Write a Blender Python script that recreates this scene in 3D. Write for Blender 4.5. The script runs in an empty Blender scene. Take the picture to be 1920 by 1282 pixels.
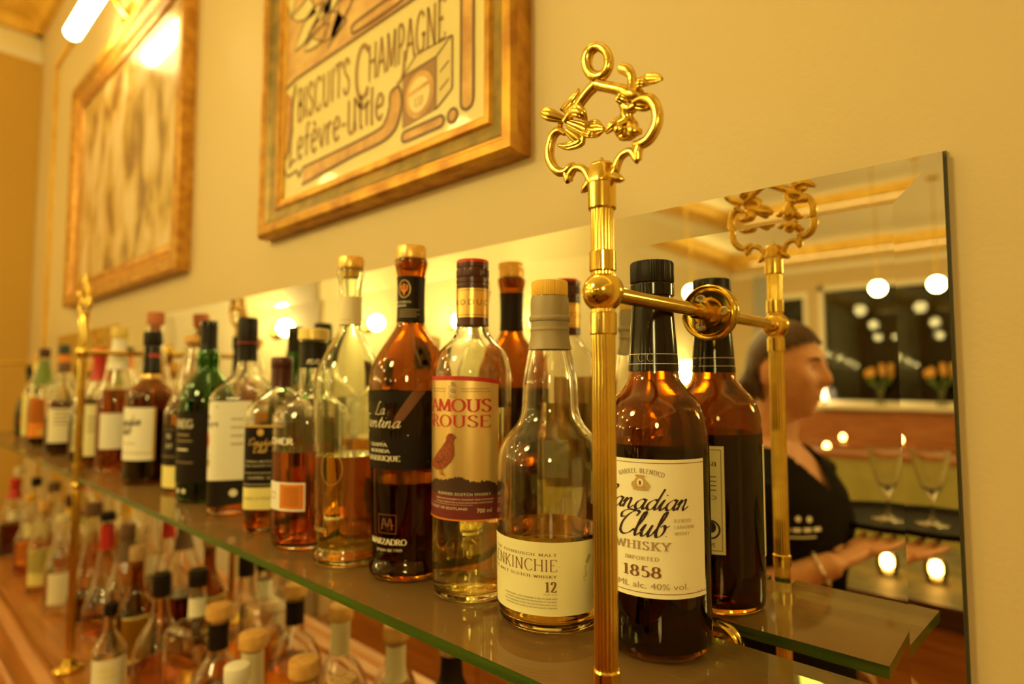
import bpy, bmesh, math, random
from mathutils import Vector, Matrix
random.seed(7)
S = bpy.context.scene
COL = S.collection
R = math.radians
PI = math.pi

# ------------------------------------------------------------------ camera, world, lights, exposure
cam_data = bpy.data.cameras.new('camera')
cam = bpy.data.objects.new('camera', cam_data); COL.objects.link(cam)
CAM_YAW, CAM_PITCH, FPX = 0.7364, 0.0617, 1112.5
cam_data.sensor_width = 36.0
cam_data.lens = 36.0 * FPX / 1920.0
cam_data.clip_start = 0.01
cam.location = (0.0, -0.51, 1.55)
cam.rotation_euler = (PI / 2 + CAM_PITCH, 0.0, CAM_YAW)
cam_data.dof.use_dof = True
cam_data.dof.focus_distance = 0.475
cam_data.dof.aperture_fstop = 3.0
S.camera = cam

w = bpy.data.worlds.new('night'); S.world = w
w.use_nodes = True
w.node_tree.nodes['Background'].inputs[0].default_value = (0.30, 0.22, 0.16, 1)
w.node_tree.nodes['Background'].inputs[1].default_value = 0.02

WARM = (1.0, 0.80, 0.24)
def area_light(name, loc, rot, sx, sy, power, col=WARM):
    l = bpy.data.lights.new(name, 'AREA'); l.shape = 'RECTANGLE'; l.size = sx; l.size_y = sy
    l.energy = power; l.color = col
    o = bpy.data.objects.new(name, l); COL.objects.link(o)
    o.location = loc; o.rotation_euler = rot
    return o
# added, unseen fill strips near the cornice throw their light up on the ceiling
area_light('fill_strip', (-3.46, -4.3, 3.27), (PI, R(20), 0), .10, 8.0, 7)
area_light('fill_strip', (2.38, -4.3, 3.27), (PI, R(-20), 0), .10, 8.0, 12)
area_light('fill_strip', (-.5, -8.48, 3.27), (PI + R(-20), 0, 0), 5.6, .10, 3)
area_light('fill_strip', (-.5, -.18, 3.27), (PI + R(20), 0, 0), 5.6, .10, 10)

S.view_settings.view_transform = 'Standard'
S.view_settings.look = 'None'
S.view_settings.gamma = 1.0
S.view_settings.use_curve_mapping = False
S.view_settings.exposure = 0.06
c = S.cycles
c.max_bounces = 28; c.diffuse_bounces = 4; c.glossy_bounces = 10
c.transmission_bounces = 26; c.transparent_max_bounces = 20
c.blur_glossy = 0.6
c.sample_clamp_indirect = 6.0
c.caustics_reflective = True; c.caustics_refractive = True
c.use_denoising = True

ZS = 1.335     # top of the glass shelf
ZC = 0.92      # top of the wooden counter

# ------------------------------------------------------------------ materials
MATS = {}
def mat(name, base, rough=0.5, metal=0.0, bump=None, noise=None, coat=0.0, spec=0.5, emit=None, estr=0.0,
        trans=0.0, ior=1.45):
    """principled material; noise = (scale, other colour, detail[, stretch]) mixes a second colour in"""
    if name in MATS: return MATS[name]
    m = bpy.data.materials.new(name); m.use_nodes = True
    nt = m.node_tree; b = nt.nodes['Principled BSDF']
    b.inputs['Base Color'].default_value = (*base, 1)
    b.inputs['Roughness'].default_value = rough
    b.inputs['Metallic'].default_value = metal
    b.inputs['Specular IOR Level'].default_value = spec
    b.inputs['Coat Weight'].default_value = coat
    b.inputs['IOR'].default_value = ior
    b.inputs['Transmission Weight'].default_value = trans
    if emit:
        b.inputs['Emission Color'].default_value = (*emit, 1)
        b.inputs['Emission Strength'].default_value = estr
    tc = nt.nodes.new('ShaderNodeTexCoord')
    if noise:
        mp = nt.nodes.new('ShaderNodeMapping')
        if len(noise) > 3: mp.inputs['Scale'].default_value = noise[3]
        nt.links.new(tc.outputs['Object'], mp.inputs['Vector'])
        n = nt.nodes.new('ShaderNodeTexNoise'); n.inputs['Scale'].default_value = noise[0]
        n.inputs['Detail'].default_value = noise[2]
        nt.links.new(mp.outputs['Vector'], n.inputs['Vector'])
        r = nt.nodes.new('ShaderNodeValToRGB')
        r.color_ramp.elements[0].position = 0.36; r.color_ramp.elements[0].color = (*base, 1)
        r.color_ramp.elements[1].position = 0.64; r.color_ramp.elements[1].color = (*noise[1], 1)
        nt.links.new(n.outputs['Fac'], r.inputs['Fac'])
        nt.links.new(r.outputs['Color'], b.inputs['Base Color'])
    if bump:
        n2 = nt.nodes.new('ShaderNodeTexNoise'); n2.inputs['Scale'].default_value = bump[0]
        n2.inputs['Detail'].default_value = 3
        nt.links.new(tc.outputs['Object'], n2.inputs['Vector'])
        bp = nt.nodes.new('ShaderNodeBump'); bp.inputs['Strength'].default_value = bump[1]
        bp.inputs['Distance'].default_value = bump[2] if len(bump) > 2 else 0.002
        nt.links.new(n2.outputs['Fac'], bp.inputs['Height'])
        nt.links.new(bp.outputs['Normal'], b.inputs['Normal'])
    MATS[name] = m
    return m

def thin_glass(name, tint, refl_rough=0.02, ior=1.5, dust_sheen=0.0, dust_sheen_col=(.5, .4, .25)):
    """pane glass seen as a sheet: clear transmission plus fresnel reflection"""
    if name in MATS: return MATS[name]
    m = bpy.data.materials.new(name); m.use_nodes = True
    nt = m.node_tree; nt.nodes.clear()
    out = nt.nodes.new('ShaderNodeOutputMaterial')
    t = nt.nodes.new('ShaderNodeBsdfTransparent'); t.inputs[0].default_value = (*tint, 1)
    g = nt.nodes.new('ShaderNodeBsdfGlossy'); g.inputs['Roughness'].default_value = refl_rough
    f = nt.nodes.new('ShaderNodeFresnel'); f.inputs['IOR'].default_value = ior
    mx = nt.nodes.new('ShaderNodeMixShader')
    nt.links.new(f.outputs[0], mx.inputs[0]); nt.links.new(t.outputs[0], mx.inputs[1]); nt.links.new(g.outputs[0], mx.inputs[2])
    last = mx
    if dust_sheen:
        d = nt.nodes.new('ShaderNodeBsdfDiffuse'); d.inputs[0].default_value = (*dust_sheen_col, 1)
        mx2 = nt.nodes.new('ShaderNodeMixShader'); mx2.inputs[0].default_value = dust_sheen
        nt.links.new(mx.outputs[0], mx2.inputs[1]); nt.links.new(d.outputs[0], mx2.inputs[2]); last = mx2
    nt.links.new(last.outputs[0], out.inputs[0])
    MATS[name] = m
    return m

def glassm(name, col, ior=1.5, rough=0.0, bump=None):
    return mat(name, col, rough, 0, bump=bump, trans=1.0, ior=ior)

WALL = mat('wall_paint', (.62, .475, .25), .55, bump=(170, .30, .0012))
WALLP = mat('end_wall_paint', (.86, .76, .48), .6, bump=(150, .2, .001))
CEIL = mat('ceiling_paint', (.80, .70, .48), .7)
GOLDP = mat('gilded_plaster', (.72, .42, .05), .4, .35, noise=(9, (.85, .55, .10), 3))
WHITEP = mat('white_paint', (.86, .80, .64), .4)
BRASS = mat('polished_brass', (.92, .70, .18), .12, 1.0, noise=(40, (.84, .60, .12), 3))
BRASSD = mat('cast_brass', (.90, .66, .15), .2, 1.0, noise=(120, (.70, .46, .07), 3), bump=(400, .15, .0008))
MIRROR = mat('silvered_mirror', (.93, .91, .84), .0, 1.0)
MIRE = mat('mirror_edge', (.10, .09, .05), .3)
SHELFG = thin_glass('shelf_glass', (.97, .93, .80), .03, 1.52, .16, (.76, .46, .18))  # dusty film that also carries the shelf's bright reflection in its colour
SHELFE = mat('shelf_glass_edge', (.045, .11, .012), .10, 0, noise=(3, (.10, .19, .03), 2, (1, 1, 40)), trans=.35, ior=1.5)
WOOD = mat('counter_wood', (.34, .115, .02), .33, 0, noise=(7, (.48, .18, .038), 5, (.5, 9, 9)), coat=.3)
BARWOOD = mat('bar_front_wood', (.74, .32, .06), .4, 0, noise=(5, (.55, .21, .04), 4, (1, 8, 8)))
WOODD = mat('dark_wood', (.10, .04, .015), .4, 0, noise=(6, (.16, .07, .025), 4, (1, 8, 8)))
WOODO = mat('orange_wood', (.46, .17, .04), .4, 0, noise=(5, (.34, .11, .025), 4, (1, 8, 8)))
FLOORM = mat('floor_wood', (.22, .10, .04), .4, 0, noise=(4, (.30, .14, .05), 5, (1, 9, 1)))
MARBLE = mat('bar_marble', (.17, .13, .035), .55, 0, noise=(9, (.09, .07, .018), 6), spec=.2)
GREENF = mat('green_upholstery', (.48, .44, .14), .6, 0, noise=(6, (.38, .36, .10), 4))
BLACK = mat('black_plastic', (.012, .008, .005), .4, spec=.3)
BLACKG = mat('black_glossy', (.010, .006, .004), .14, spec=.4)
CLEAR = glassm('clear_bottle_glass', (.985, .985, .965))
GREENISH = glassm('pale_green_glass', (.93, .97, .86))
AMBERG = glassm('amber_glass', (.52, .24, .018))
BROWNG = glassm('brown_glass', (.50, .22, .022))
GREENG = glassm('green_glass', (.05, .24, .03))
def liq(name, col): return mat(name, col, 0, 0, trans=1.0, ior=1.34)
PALE = liq('pale_spirit', (.97, .86, .50))
WATERY = liq('clear_spirit', (.98, .97, .88))
GOLDL = liq('golden_whisky', (.93, .62, .16))
AMBERL = liq('amber_whisky', (.80, .33, .045))
REDL = liq('red_amber_whisky', (.62, .15, .02))
DARKR = liq('dark_red_liqueur', (.13, .010, .006))
DARKL = liq('dark_whisky', (.07, .016, .003))
CREAM = mat('cream_label', (.92, .86, .64), .55)
CREAMW = mat('white_label', (.88, .84, .72), .5)
YELLOWL = mat('yellow_label', (.84, .74, .27), .55)
PALEY = mat('pale_yellow_label', (.86, .80, .46), .5)
DARKLAB = mat('dark_label', (.014, .008, .005), .5, spec=.2)
INK = mat('dark_ink', (.035, .012, .012), .5)
BROWNI = mat('brown_ink', (.22, .085, .03), .5)
GREYI = mat('grey_ink', (.38, .27, .15), .5)
REDI = mat('red_ink', (.50, .025, .02), .45)
CREAMI = mat('cream_ink', (.85, .76, .55), .5)
GOLDI = mat('gold_ink', (.75, .48, .14), .4, .4)
ORANGE = mat('orange_label', (.85, .26, .02), .45)
GOLDF = mat('gold_foil', (.90, .58, .17), .3, .75)
GOLDCAP = mat('gold_cork_cap', (.90, .56, .16), .33, .6)
YCAP = mat('yellow_cap', (.88, .52, .06), .45)
BRCAP = mat('pale_brass_cap', (.85, .66, .20), .35, .3)
GREYCAP = mat('grey_capsule', (.36, .28, .16), .5, .1)
CREAMCAP = mat('cream_capsule', (.80, .70, .42), .5)
REDCAP = mat('red_foil', (.55, .03, .02), .35)
MAROON = mat('maroon_foil', (.075, .016, .012), .3)
DGREENCAP = mat('dark_green_foil', (.03, .05, .03), .4)
BROWNCAP = mat('brown_foil', (.16, .085, .04), .45)
ORCORK = mat('orange_cork', (.78, .45, .12), .6, noise=(90, (.66, .34, .07), 3))
CORK = mat('cork', (.62, .40, .18), .7, noise=(140, (.45, .26, .10), 3))
REDCORK = mat('red_brown_cork', (.50, .15, .05), .55)
GLOBEM = mat('lamp_globe', (.9, .8, .6), .4, emit=(1.0, .80, .27), estr=50)
TUBEM = mat('lamp_tube', (.9, .8, .6), .4, emit=(1.0, .82, .32), estr=38)
TUBEM2 = mat('poster_lamp_tube', (.9, .8, .6), .4, emit=(1.0, .81, .29), estr=26)
FLAMEM = mat('candle_glow', (.9, .7, .4), .4, emit=(1.0, .62, .20), estr=38)

# ------------------------------------------------------------------ mesh helpers
class MB:
    """collects shapes; build() links them as one mesh object"""
    def __init__(s): s.v = []; s.f = []; s.m = []; s.mats = []
    def mi(s, m):
        if m not in s.mats: s.mats.append(m)
        return s.mats.index(m)
    def add(s, verts, faces, m):
        k = len(s.v); i = s.mi(m)
        s.v += [tuple(p) for p in verts]
        for f in faces: s.f.append(tuple(a + k for a in f)); s.m.append(i)
        return s
    def box(s, lo, hi, m):
        x0, y0, z0 = lo; x1, y1, z1 = hi
        v = [(x0,y0,z0),(x1,y0,z0),(x1,y1,z0),(x0,y1,z0),(x0,y0,z1),(x1,y0,z1),(x1,y1,z1),(x0,y1,z1)]
        return s.add(v, [(3,2,1,0),(4,5,6,7),(0,1,5,4),(1,2,6,5),(2,3,7,6),(3,0,4,7)], m)
    def lathe(s, prof, m, seg=40, at=(0,0,0), kfun=None, close=False, axis='z', modu=None):
        """prof = (radius, height) from bottom to top (outside); kfun(theta) scales the radius"""
        v = []; f = []; n = len(prof)
        for (r, z) in prof:
            for j in range(seg):
                t = 2 * PI * j / seg
                k = kfun(t) if kfun else 1.0
                if modu: k *= modu(t)
                a, b = r * k * math.cos(t), r * k * math.sin(t)
                if axis == 'z': p = (a, b, z)
                elif axis == 'y': p = (a, z, -b) 
                else: p = (z, a, b)
                v.append((p[0] + at[0], p[1] + at[1], p[2] + at[2]))
        for i in range(n - 1):
            for j in range(seg):
                a, b = i * seg + j, i * seg + (j + 1) % seg
                f.append((a, b, b + seg, a + seg))
        if close:
            for j in range(seg):
                a, b = (n - 1) * seg + j, (n - 1) * seg + (j + 1) % seg
                f.append((a, b, (j + 1) % seg, j))
        else:
            if prof[0][0] > 1e-6: f.append(tuple(reversed(range(seg))))
            if prof[-1][0] > 1e-6: f.append(tuple(range((n - 1) * seg, n * seg)))
        return s.add(v, f, m)
    def tube(s, pts, rad, m, seg=10, flat=None):
        """swept tube through points; rad a number or a list"""
        P = [Vector(p) for p in pts]; n = len(P)
        rr = [rad] * n if not hasattr(rad, '__len__') else list(rad)
        v = []; f = []; prev = None
        for i in range(n):
            d = (P[min(i + 1, n - 1)] - P[max(i - 1, 0)]).normalized()
            if prev is None:
                a = Vector((0, 1, 0)) if abs(d.y) < .9 else Vector((0, 0, 1))
                u = d.cross(a).normalized()
            else:
                u = (prev - d * prev.dot(d)).normalized()
            prev = u; wv = d.cross(u)
            for j in range(seg):
                t = 2 * PI * j / seg
                v.append(P[i] + u * math.cos(t) * rr[i] + wv * math.sin(t) * rr[i] * (flat or 1.0))
        for i in range(n - 1):
            for j in range(seg):
                a, b = i * seg + j, i * seg + (j + 1) % seg
                f.append((a, b, b + seg, a + seg))
        f.append(tuple(reversed(range(seg)))); f.append(tuple(range((n - 1) * seg, n * seg)))
        return s.add(v, f, m)
    def ball(s, cen, r, m, seg=24, ring=14, sc=(1,1,1)):
        v = []; f = []
        for i in range(ring + 1):
            p = PI * i / ring - PI / 2
            for j in range(seg):
                t = 2 * PI * j / seg
                v.append((cen[0] + r * sc[0] * math.cos(p) * math.cos(t), cen[1] + r * sc[1] * math.cos(p) * math.sin(t), cen[2] + r * sc[2] * math.sin(p)))
        for i in range(ring):
            for j in range(seg):
                a, b = i * seg + j, i * seg + (j + 1) % seg
                f.append((a, b, b + seg, a + seg))
        return s.add(v, f, m)
    def build(s, name, parent=None, smooth=True, sharp=35):
        me = bpy.data.meshes.new(name); me.from_pydata(s.v, [], s.f); me.update()
        for m in s.mats: me.materials.append(m)
        me.polygons.foreach_set('material_index', s.m)
        bm = bmesh.new(); bm.from_mesh(me)
        bmesh.ops.remove_doubles(bm, verts=bm.verts, dist=1e-6)
        bmesh.ops.dissolve_degenerate(bm, edges=bm.edges, dist=1e-7)
        bm.to_mesh(me); bm.free()
        if smooth:
            me.shade_smooth(); me.set_sharp_from_angle(angle=R(sharp))
        o = bpy.data.objects.new(name, me); COL.objects.link(o)
        if parent: o.parent = parent
        return o

def tag(o, label, cat, group=None):
    o['label'] = label; o['category'] = cat
    if group: o['group'] = group
    return o
def thing(name, label, cat, loc=(0,0,0), group=None, rz=0):
    o = bpy.data.objects.new(name, None); COL.objects.link(o); o.empty_display_size = .02
    o.location = loc; o.rotation_euler = (0, 0, rz)
    return tag(o, label, cat, group)
def struct(o): o['kind'] = 'structure'; return o
def plabel(o, s): o['label'] = s; return o

def smooth_path(pts, n=6, closed=False):
    """catmull-rom through points of any dimension"""
    P = [tuple(p) for p in pts]; out = []
    for i in range(len(P) - 1):
        p0, p1, p2, p3 = P[max(i-1,0)], P[i], P[i+1], P[min(i+2, len(P)-1)]
        for k in range(n):
            t = k / n
            out.append(tuple(.5 * ((2*b) + (-a + cc)*t + (2*a - 5*b + 4*cc - d)*t*t + (-a + 3*b - 3*cc + d)*t**3) for a, b, cc, d in zip(p0, p1, p2, p3)))
    out.append(P[-1])
    return out

# ------------------------------------------------------------------ lettering: flat outlines as (verts2d, faces)
_fontcache = {}
def sans(txt, size=1.0, track=1.0):
    """built-in typeface, cap height = size, starts at x = 0"""
    key = (txt, track)
    if key not in _fontcache:
        cu = bpy.data.curves.new('lettering', 'FONT'); cu.body = txt; cu.size = 1.0; cu.space_character = track
        cu.resolution_u = 3
        o = bpy.data.objects.new('lettering', cu); COL.objects.link(o)
        dg = bpy.context.evaluated_depsgraph_get()
        me = o.evaluated_get(dg).to_mesh()
        v = [(p.co.x, p.co.y) for p in me.vertices]; f = [tuple(p.vertices) for p in me.polygons]
        o.evaluated_get(dg).to_mesh_clear()
        bpy.data.objects.remove(o); bpy.data.curves.remove(cu)
        _fontcache[key] = (v, f)
    v, f = _fontcache[key]
    k = size / .73
    return [(x * k, y * k) for x, y in v], f

def pen(path, wx, wy, ang=0.0):
    """a broad nib drawn along a path: half widths wx, wy of the nib turned by ang"""
    v = []; f = []; n = len(path)
    for i in range(n):
        a, b = path[max(i-1, 0)], path[min(i+1, n-1)]
        dx, dy = b[0]-a[0], b[1]-a[1]; L = math.hypot(dx, dy) or 1e-9
        nx, ny = -dy / L, dx / L
        cx = nx * math.cos(ang) + ny * math.sin(ang); cy = -nx * math.sin(ang) + ny * math.cos(ang)
        h = math.sqrt((wx * cx) ** 2 + (wy * cy) ** 2)
        v += [(path[i][0] + nx * h, path[i][1] + ny * h), (path[i][0] - nx * h, path[i][1] - ny * h)]
    for i in range(n - 1): f.append((2*i+1, 2*i+3, 2*i+2, 2*i))
    return v, f
def arc(cx, cy, rx, ry, a0, a1, n=12):
    return [(cx + rx * math.cos(R(a0 + (a1 - a0) * i / n)), cy + ry * math.sin(R(a0 + (a1 - a0) * i / n))) for i in range(n + 1)]
def merge(parts):
    V = []; F = []
    for v, f in parts:
        k = len(V); V += v; F += [tuple(a + k for a in q) for q in f]
    return V, F
def shift(g, dx=0, dy=0, s=1.0, sx=1.0, slant=0.0, rot=0.0):
    cr, sr = math.cos(rot), math.sin(rot)
    out = []
    for x, y in g[0]:
        x, y = (x * sx + y * slant) * s, y * s
        out.append((x * cr - y * sr + dx, x * sr + y * cr + dy))
    return out, g[1]
def width(g): return (min(p[0] for p in g[0]), max(p[0] for p in g[0]))
def align(g, x, y, how='c', w=None):
    a, b = width(g)
    k = (w / (b - a)) if w else 1.0
    ox = {'l': a, 'c': (a + b) / 2, 'r': b}[how]
    return [((px - ox) * k + x, py + y) for px, py in g[0]], g[1]

# capitals and figures drawn as strokes; each stroke may carry serifs at its ends
def _glyphs():
    G = {}
    st = lambda x, a=0, b=1: [(x, a), (x, b)]
    G['A'] = (.80, [[(.02,0),(.40,1)], [(.40,1),(.78,0)], [(.17,.36),(.63,.36)]], [(.02,0),(.78,0)])
    G['B'] = (.66, [st(.12), [(.12,1)]+arc(.30,.755,.24,.245,90,-90)+[(.12,.51)], [(.12,.51)]+arc(.32,.255,.27,.255,90,-90)+[(.12,0)]], [])
    G['C'] = (.76, [arc(.44,.5,.38,.5,42,318,18)], [])
    G['D'] = (.80, [st(.12), [(.12,1)]+arc(.32,.5,.42,.5,90,-90,16)+[(.12,0)]], [])
    G['E'] = (.64, [st(.12), [(.12,1),(.58,1),(.58,.86)], [(.12,.52),(.46,.52)], [(.12,0),(.60,0),(.60,.15)]], [])
    G['F'] = (.60, [st(.12), [(.12,1),(.58,1),(.58,.85)], [(.12,.52),(.46,.52)]], [(.12,0)])
    G['G'] = (.80, [arc(.44,.5,.38,.5,42,300,18)+[(.70,.10),(.70,.42)], [(.54,.42),(.82,.42)]], [])
    G['H'] = (.82, [st(.12), st(.70), [(.12,.52),(.70,.52)]], [(.12,0),(.12,1),(.70,0),(.70,1)])
    G['I'] = (.30, [st(.15)], [(.15,0),(.15,1)])
    G['K'] = (.76, [st(.12), [(.66,1),(.14,.44)], [(.28,.58),(.70,0)]], [(.12,0),(.12,1),(.66,1),(.70,0)])
    G['L'] = (.60, [st(.12), [(.12,0),(.56,0),(.56,.18)]], [(.12,1)])
    G['M'] = (.96, [[(.10,0),(.16,1)], [(.16,1),(.48,.08)], [(.48,.08),(.80,1)], [(.80,1),(.86,0)]], [(.10,0),(.86,0)])
    G['N'] = (.84, [st(.14), [(.14,1),(.70,0)], st(.70)], [(.14,0),(.70,1)])
    G['O'] = (.84, [arc(.42,.5,.36,.5,90,450,22)], [])
    G['P'] = (.64, [st(.12), [(.12,1)]+arc(.30,.73,.26,.27,90,-90)+[(.12,.46)]], [(.12,0)])
    G['Q'] = (.84, [arc(.42,.5,.36,.5,90,450,22), [(.46,.16),(.80,-.16)]], [])
    G['R'] = (.74, [st(.12), [(.12,1)]+arc(.30,.75,.25,.25,90,-90)+[(.12,.50)], [(.32,.50),(.70,0)]], [(.12,0),(.70,0)])
    G['S'] = (.62, [smooth_path([(.52,.80),(.46,.94),(.30,1),(.14,.92),(.10,.74),(.22,.58),(.40,.46),(.53,.30),(.48,.09),(.30,0),(.12,.07),(.07,.22)],4)], [])
    G['T'] = (.70, [st(.35), [(.04,.84),(.04,1),(.66,1),(.66,.84)]], [(.35,0)])
    G['U'] = (.80, [[(.14,1)]+arc(.40,.30,.26,.30,180,360)+[(.66,1)]], [(.14,1),(.66,1)])
    G['V'] = (.76, [[(.02,1),(.38,0)], [(.38,0),(.74,1)]], [(.02,1),(.74,1)])
    G['W'] = (1.06, [[(.02,1),(.28,0)], [(.28,0),(.53,.9)], [(.53,.9),(.78,0)], [(.78,0),(1.04,1)]], [(.02,1),(1.04,1)])
    G['Y'] = (.72, [[(.02,1),(.36,.46)], [(.70,1),(.36,.46)], [(.36,.46),(.36,0)]], [(.02,1),(.70,1),(.36,0)])
    G['Z'] = (.66, [[(.06,.85),(.06,1),(.58,1),(.06,0),(.62,0),(.62,.16)]], [])
    G['0'] = (.66, [arc(.33,.5,.25,.5,90,450,20)], [])
    G['1'] = (.44, [[(.08,.86),(.24,1),(.24,0)]], [(.24,0)])
    G['2'] = (.60, [smooth_path([(.10,.74),(.16,.95),(.32,1),(.48,.90),(.48,.68),(.34,.40),(.08,.02)],4)+[(.54,.02),(.56,.16)]], [])
    G['4'] = (.64, [[(.42,0),(.42,1),(.04,.28),(.60,.28)]], [(.42,0)])
    G['5'] = (.58, [[(.48,1),(.16,1),(.14,.56)]+arc(.28,.30,.25,.30,110,-140)], [])
    G['7'] = (.56, [[(.06,.86),(.06,1),(.52,1),(.22,0)]], [])
    G['8'] = (.62, [arc(.31,.75,.20,.25,90,450,16), arc(.31,.25,.25,.26,90,450,16)], [])
    G['9'] = (.60, [arc(.30,.68,.22,.32,0,360,16), [(.52,.68),(.50,.30),(.36,.04),(.14,.02)]], [])
    G['-'] = (.40, [[(.06,.38),(.34,.38)]], [])
    G['.'] = (.24, [[(.08,.05),(.16,.05)]], [])
    G[' '] = (.42, [], [])
    return G
GLY = _glyphs()
def serif(txt, size=1.0, wx=.075, wy=.028, track=.06, serifs=True, sx=1.0):
    parts = []; x = 0
    for ch in txt:
        wd, strokes, ends = GLY[ch]
        for s_ in strokes:
            parts.append(shift(pen(s_, wx, wy), x))
        if serifs:
            for ex, ey in ends:
                y0 = wy if ey < .5 else 1 - wy
                parts.append(shift(pen([(ex - wx * 2.1, y0), (ex + wx * 2.1, y0)], wy, wy), x))
        x += wd + track
    return shift(merge(parts), s=size, sx=sx)

# running hand: letters on an x-height of 1, joined by their exit strokes
HAND = {
 'a': (.95, [[(.78,.86),(.52,1),(.18,.72),(.10,.28),(.30,0),(.58,.18),(.78,.86)], [(.82,1),(.72,.30),(.84,.02),(1.05,.34)]]),
 'b': (.85, [[(-.05,.3),(.30,1.3),(.42,2.0),(.26,2.05),(.16,1.4),(.14,.4),(.30,0),(.58,.16),(.70,.62),(.55,.98),(.30,.84)], [(.62,.9),(.78,.82),(.95,.98)]]),
 'c': (.75, [[(.62,.80),(.50,1),(.20,.76),(.10,.30),(.30,0),(.56,.10),(.80,.40)]]),
 'd': (.98, [[(.78,.86),(.52,1),(.18,.72),(.10,.28),(.30,0),(.58,.18),(.80,.9)], [(.94,2.05),(.80,1.1),(.72,.30),(.84,.02),(1.05,.34)]]),
 'e': (.72, [[(.06,.40),(.40,.56),(.58,.84),(.42,1),(.18,.80),(.10,.32),(.30,0),(.56,.10),(.78,.40)]]),
 'i': (.52, [[(.02,.34),(.26,1),(.16,.26),(.30,0),(.54,.34)], [(.32,1.42),(.36,1.50)]]),
 'l': (.50, [[(-.02,.34),(.34,1.3),(.44,1.95),(.30,2.05),(.18,1.4),(.14,.30),(.28,0),(.54,.34)]]),
 'n': (1.02, [[(-.02,.5),(.18,1),(.16,.6),(.10,0)], [(.12,.4),(.38,.94),(.56,.94),(.58,.6),(.56,.20),(.70,0),(.98,.34)]]),
 'm': (1.45, [[(-.02,.5),(.18,1),(.16,.6),(.10,0)], [(.12,.4),(.36,.94),(.52,.9),(.50,.0)], [(.52,.4),(.78,.94),(.96,.94),(.96,.5),(.96,.15),(1.10,0),(1.38,.34)]]),
 'J': (.9, [[(.2,1.8),(.6,2.1),(.8,2.0),(.62,1.0),(.5,-.5),(.2,-.7),(.1,-.3),(.9,.4)]]),
 'u': (1.02, [[(-.02,.4),(.20,1),(.12,.30),(.26,0),(.50,.2),(.72,1)], [(.72,1),(.64,.28),(.76,0),(1.02,.34)]]),
 't': (.60, [[(.02,.34),(.36,1.6),(.20,.28),(.34,0),(.60,.34)], [(.06,1.02),(.62,1.06)]]),
 'r': (.62, [[(.02,.3),(.22,1.12),(.26,.92),(.52,.92),(.42,.3),(.50,0),(.70,.34)]]),
 'f': (.60, [[(.0,.3),(.36,1.4),(.44,2.0),(.28,2.0),(.18,1.2),(.10,-.5),(.0,-.8)], [(.04,.9),(.5,.96)]]),
 'v': (.8, [[(0,.8),(.14,1),(.28,.05),(.62,.9),(.84,.9)]]),
 'C': (1.50, [[(1.28,1.66),(1.40,2.0),(1.12,2.12),(.66,1.74),(.34,1.0),(.36,.28),(.72,-.02),(1.16,.16),(1.44,.56)], [(1.12,2.12),(.52,2.16),(.06,1.84),(.10,1.44),(.40,1.5)]]),
 'L': (1.25, [[(.9,2.0),(.72,2.2),(.52,1.7),(.42,.7),(.12,.02),(.5,.1),(1.0,-.08),(1.25,.12)]]),
 'T': (1.05, [[(.1,1.9),(.6,2.05),(1.3,2.0)], [(.78,2.0),(.6,1.0),(.42,.0)]]),
 '.': (.3, [[(.1,.06),(.16,.10)]]), ' ': (.6, []),
}
def script(txt, xh=1.0, wx=.13, wy=.04, ang=.6, slant=.35, track=0.0):
    parts = []; x = 0
    for ch in txt:
        wd, strokes = HAND[ch]
        for s_ in strokes: parts.append(shift(pen(smooth_path(s_, 6), wx, wy, ang), x))
        x += wd + track
    return shift(merge(parts), s=xh, slant=slant)

def rect(s0, z0, s1, z1, n=None):
    n = n or max(1, int(abs(s1 - s0) / .0035))
    v = []; f = []
    for i in range(n + 1):
        s = s0 + (s1 - s0) * i / n
        v += [(s, z0), (s, z1)]
    for i in range(n): f.append((2*i, 2*i+2, 2*i+3, 2*i+1))
    return v, f
def poly(pts): return list(pts), [tuple(range(len(pts)))]
def disc(cx, cy, rx, ry=None, n=24): return poly([(cx + rx * math.cos(2*PI*i/n), cy + (ry or rx) * math.sin(2*PI*i/n)) for i in range(n)])
def ringp(cx, cy, rx, ry, w_): return pen(arc(cx, cy, rx, ry, 0, 360, 28), w_, w_)
def frame2(s0, z0, s1, z1, t): return merge([rect(s0,z0,s1,z0+t), rect(s0,z1-t,s1,z1), rect(s0,z0,s0+t,z1), rect(s1-t,z0,s1,z1)])
def on_arc(g, cx, cy, rad):
    """bend a line of lettering over a circular arc (centre of curvature below)"""
    return [(cx + (rad + y) * math.sin(x / rad), cy - rad + (rad + y) * math.cos(x / rad)) for x, y in g[0]], g[1]

# ------------------------------------------------------------------ bottles
def dense(g, lim=.0035):
    """cut large flat outlines finely so that they can follow a curved surface"""
    big = any(max(math.dist(g[0][a], g[0][b]) for a in f for b in f) > lim * 1.5 and len(f) > 4 for f in g[1])
    if not big: return g
    bm = bmesh.new()
    vs = [bm.verts.new((x, y, 0)) for x, y in g[0]]
    for f in g[1]:
        try: bm.faces.new([vs[a] for a in f])
        except ValueError: pass
    bmesh.ops.triangulate(bm, faces=bm.faces[:])
    for _ in range(6):
        long_ = [e for e in bm.edges if e.calc_length() > lim]
        if not long_: break
        bmesh.ops.subdivide_edges(bm, edges=long_, cuts=1)
        bmesh.ops.triangulate(bm, faces=[f for f in bm.faces if len(f.verts) > 3])
    bm.verts.index_update()
    out = [(v.co.x, v.co.y) for v in bm.verts], [tuple(v.index for v in f.verts) for f in bm.faces]
    bm.free()
    return out
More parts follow.
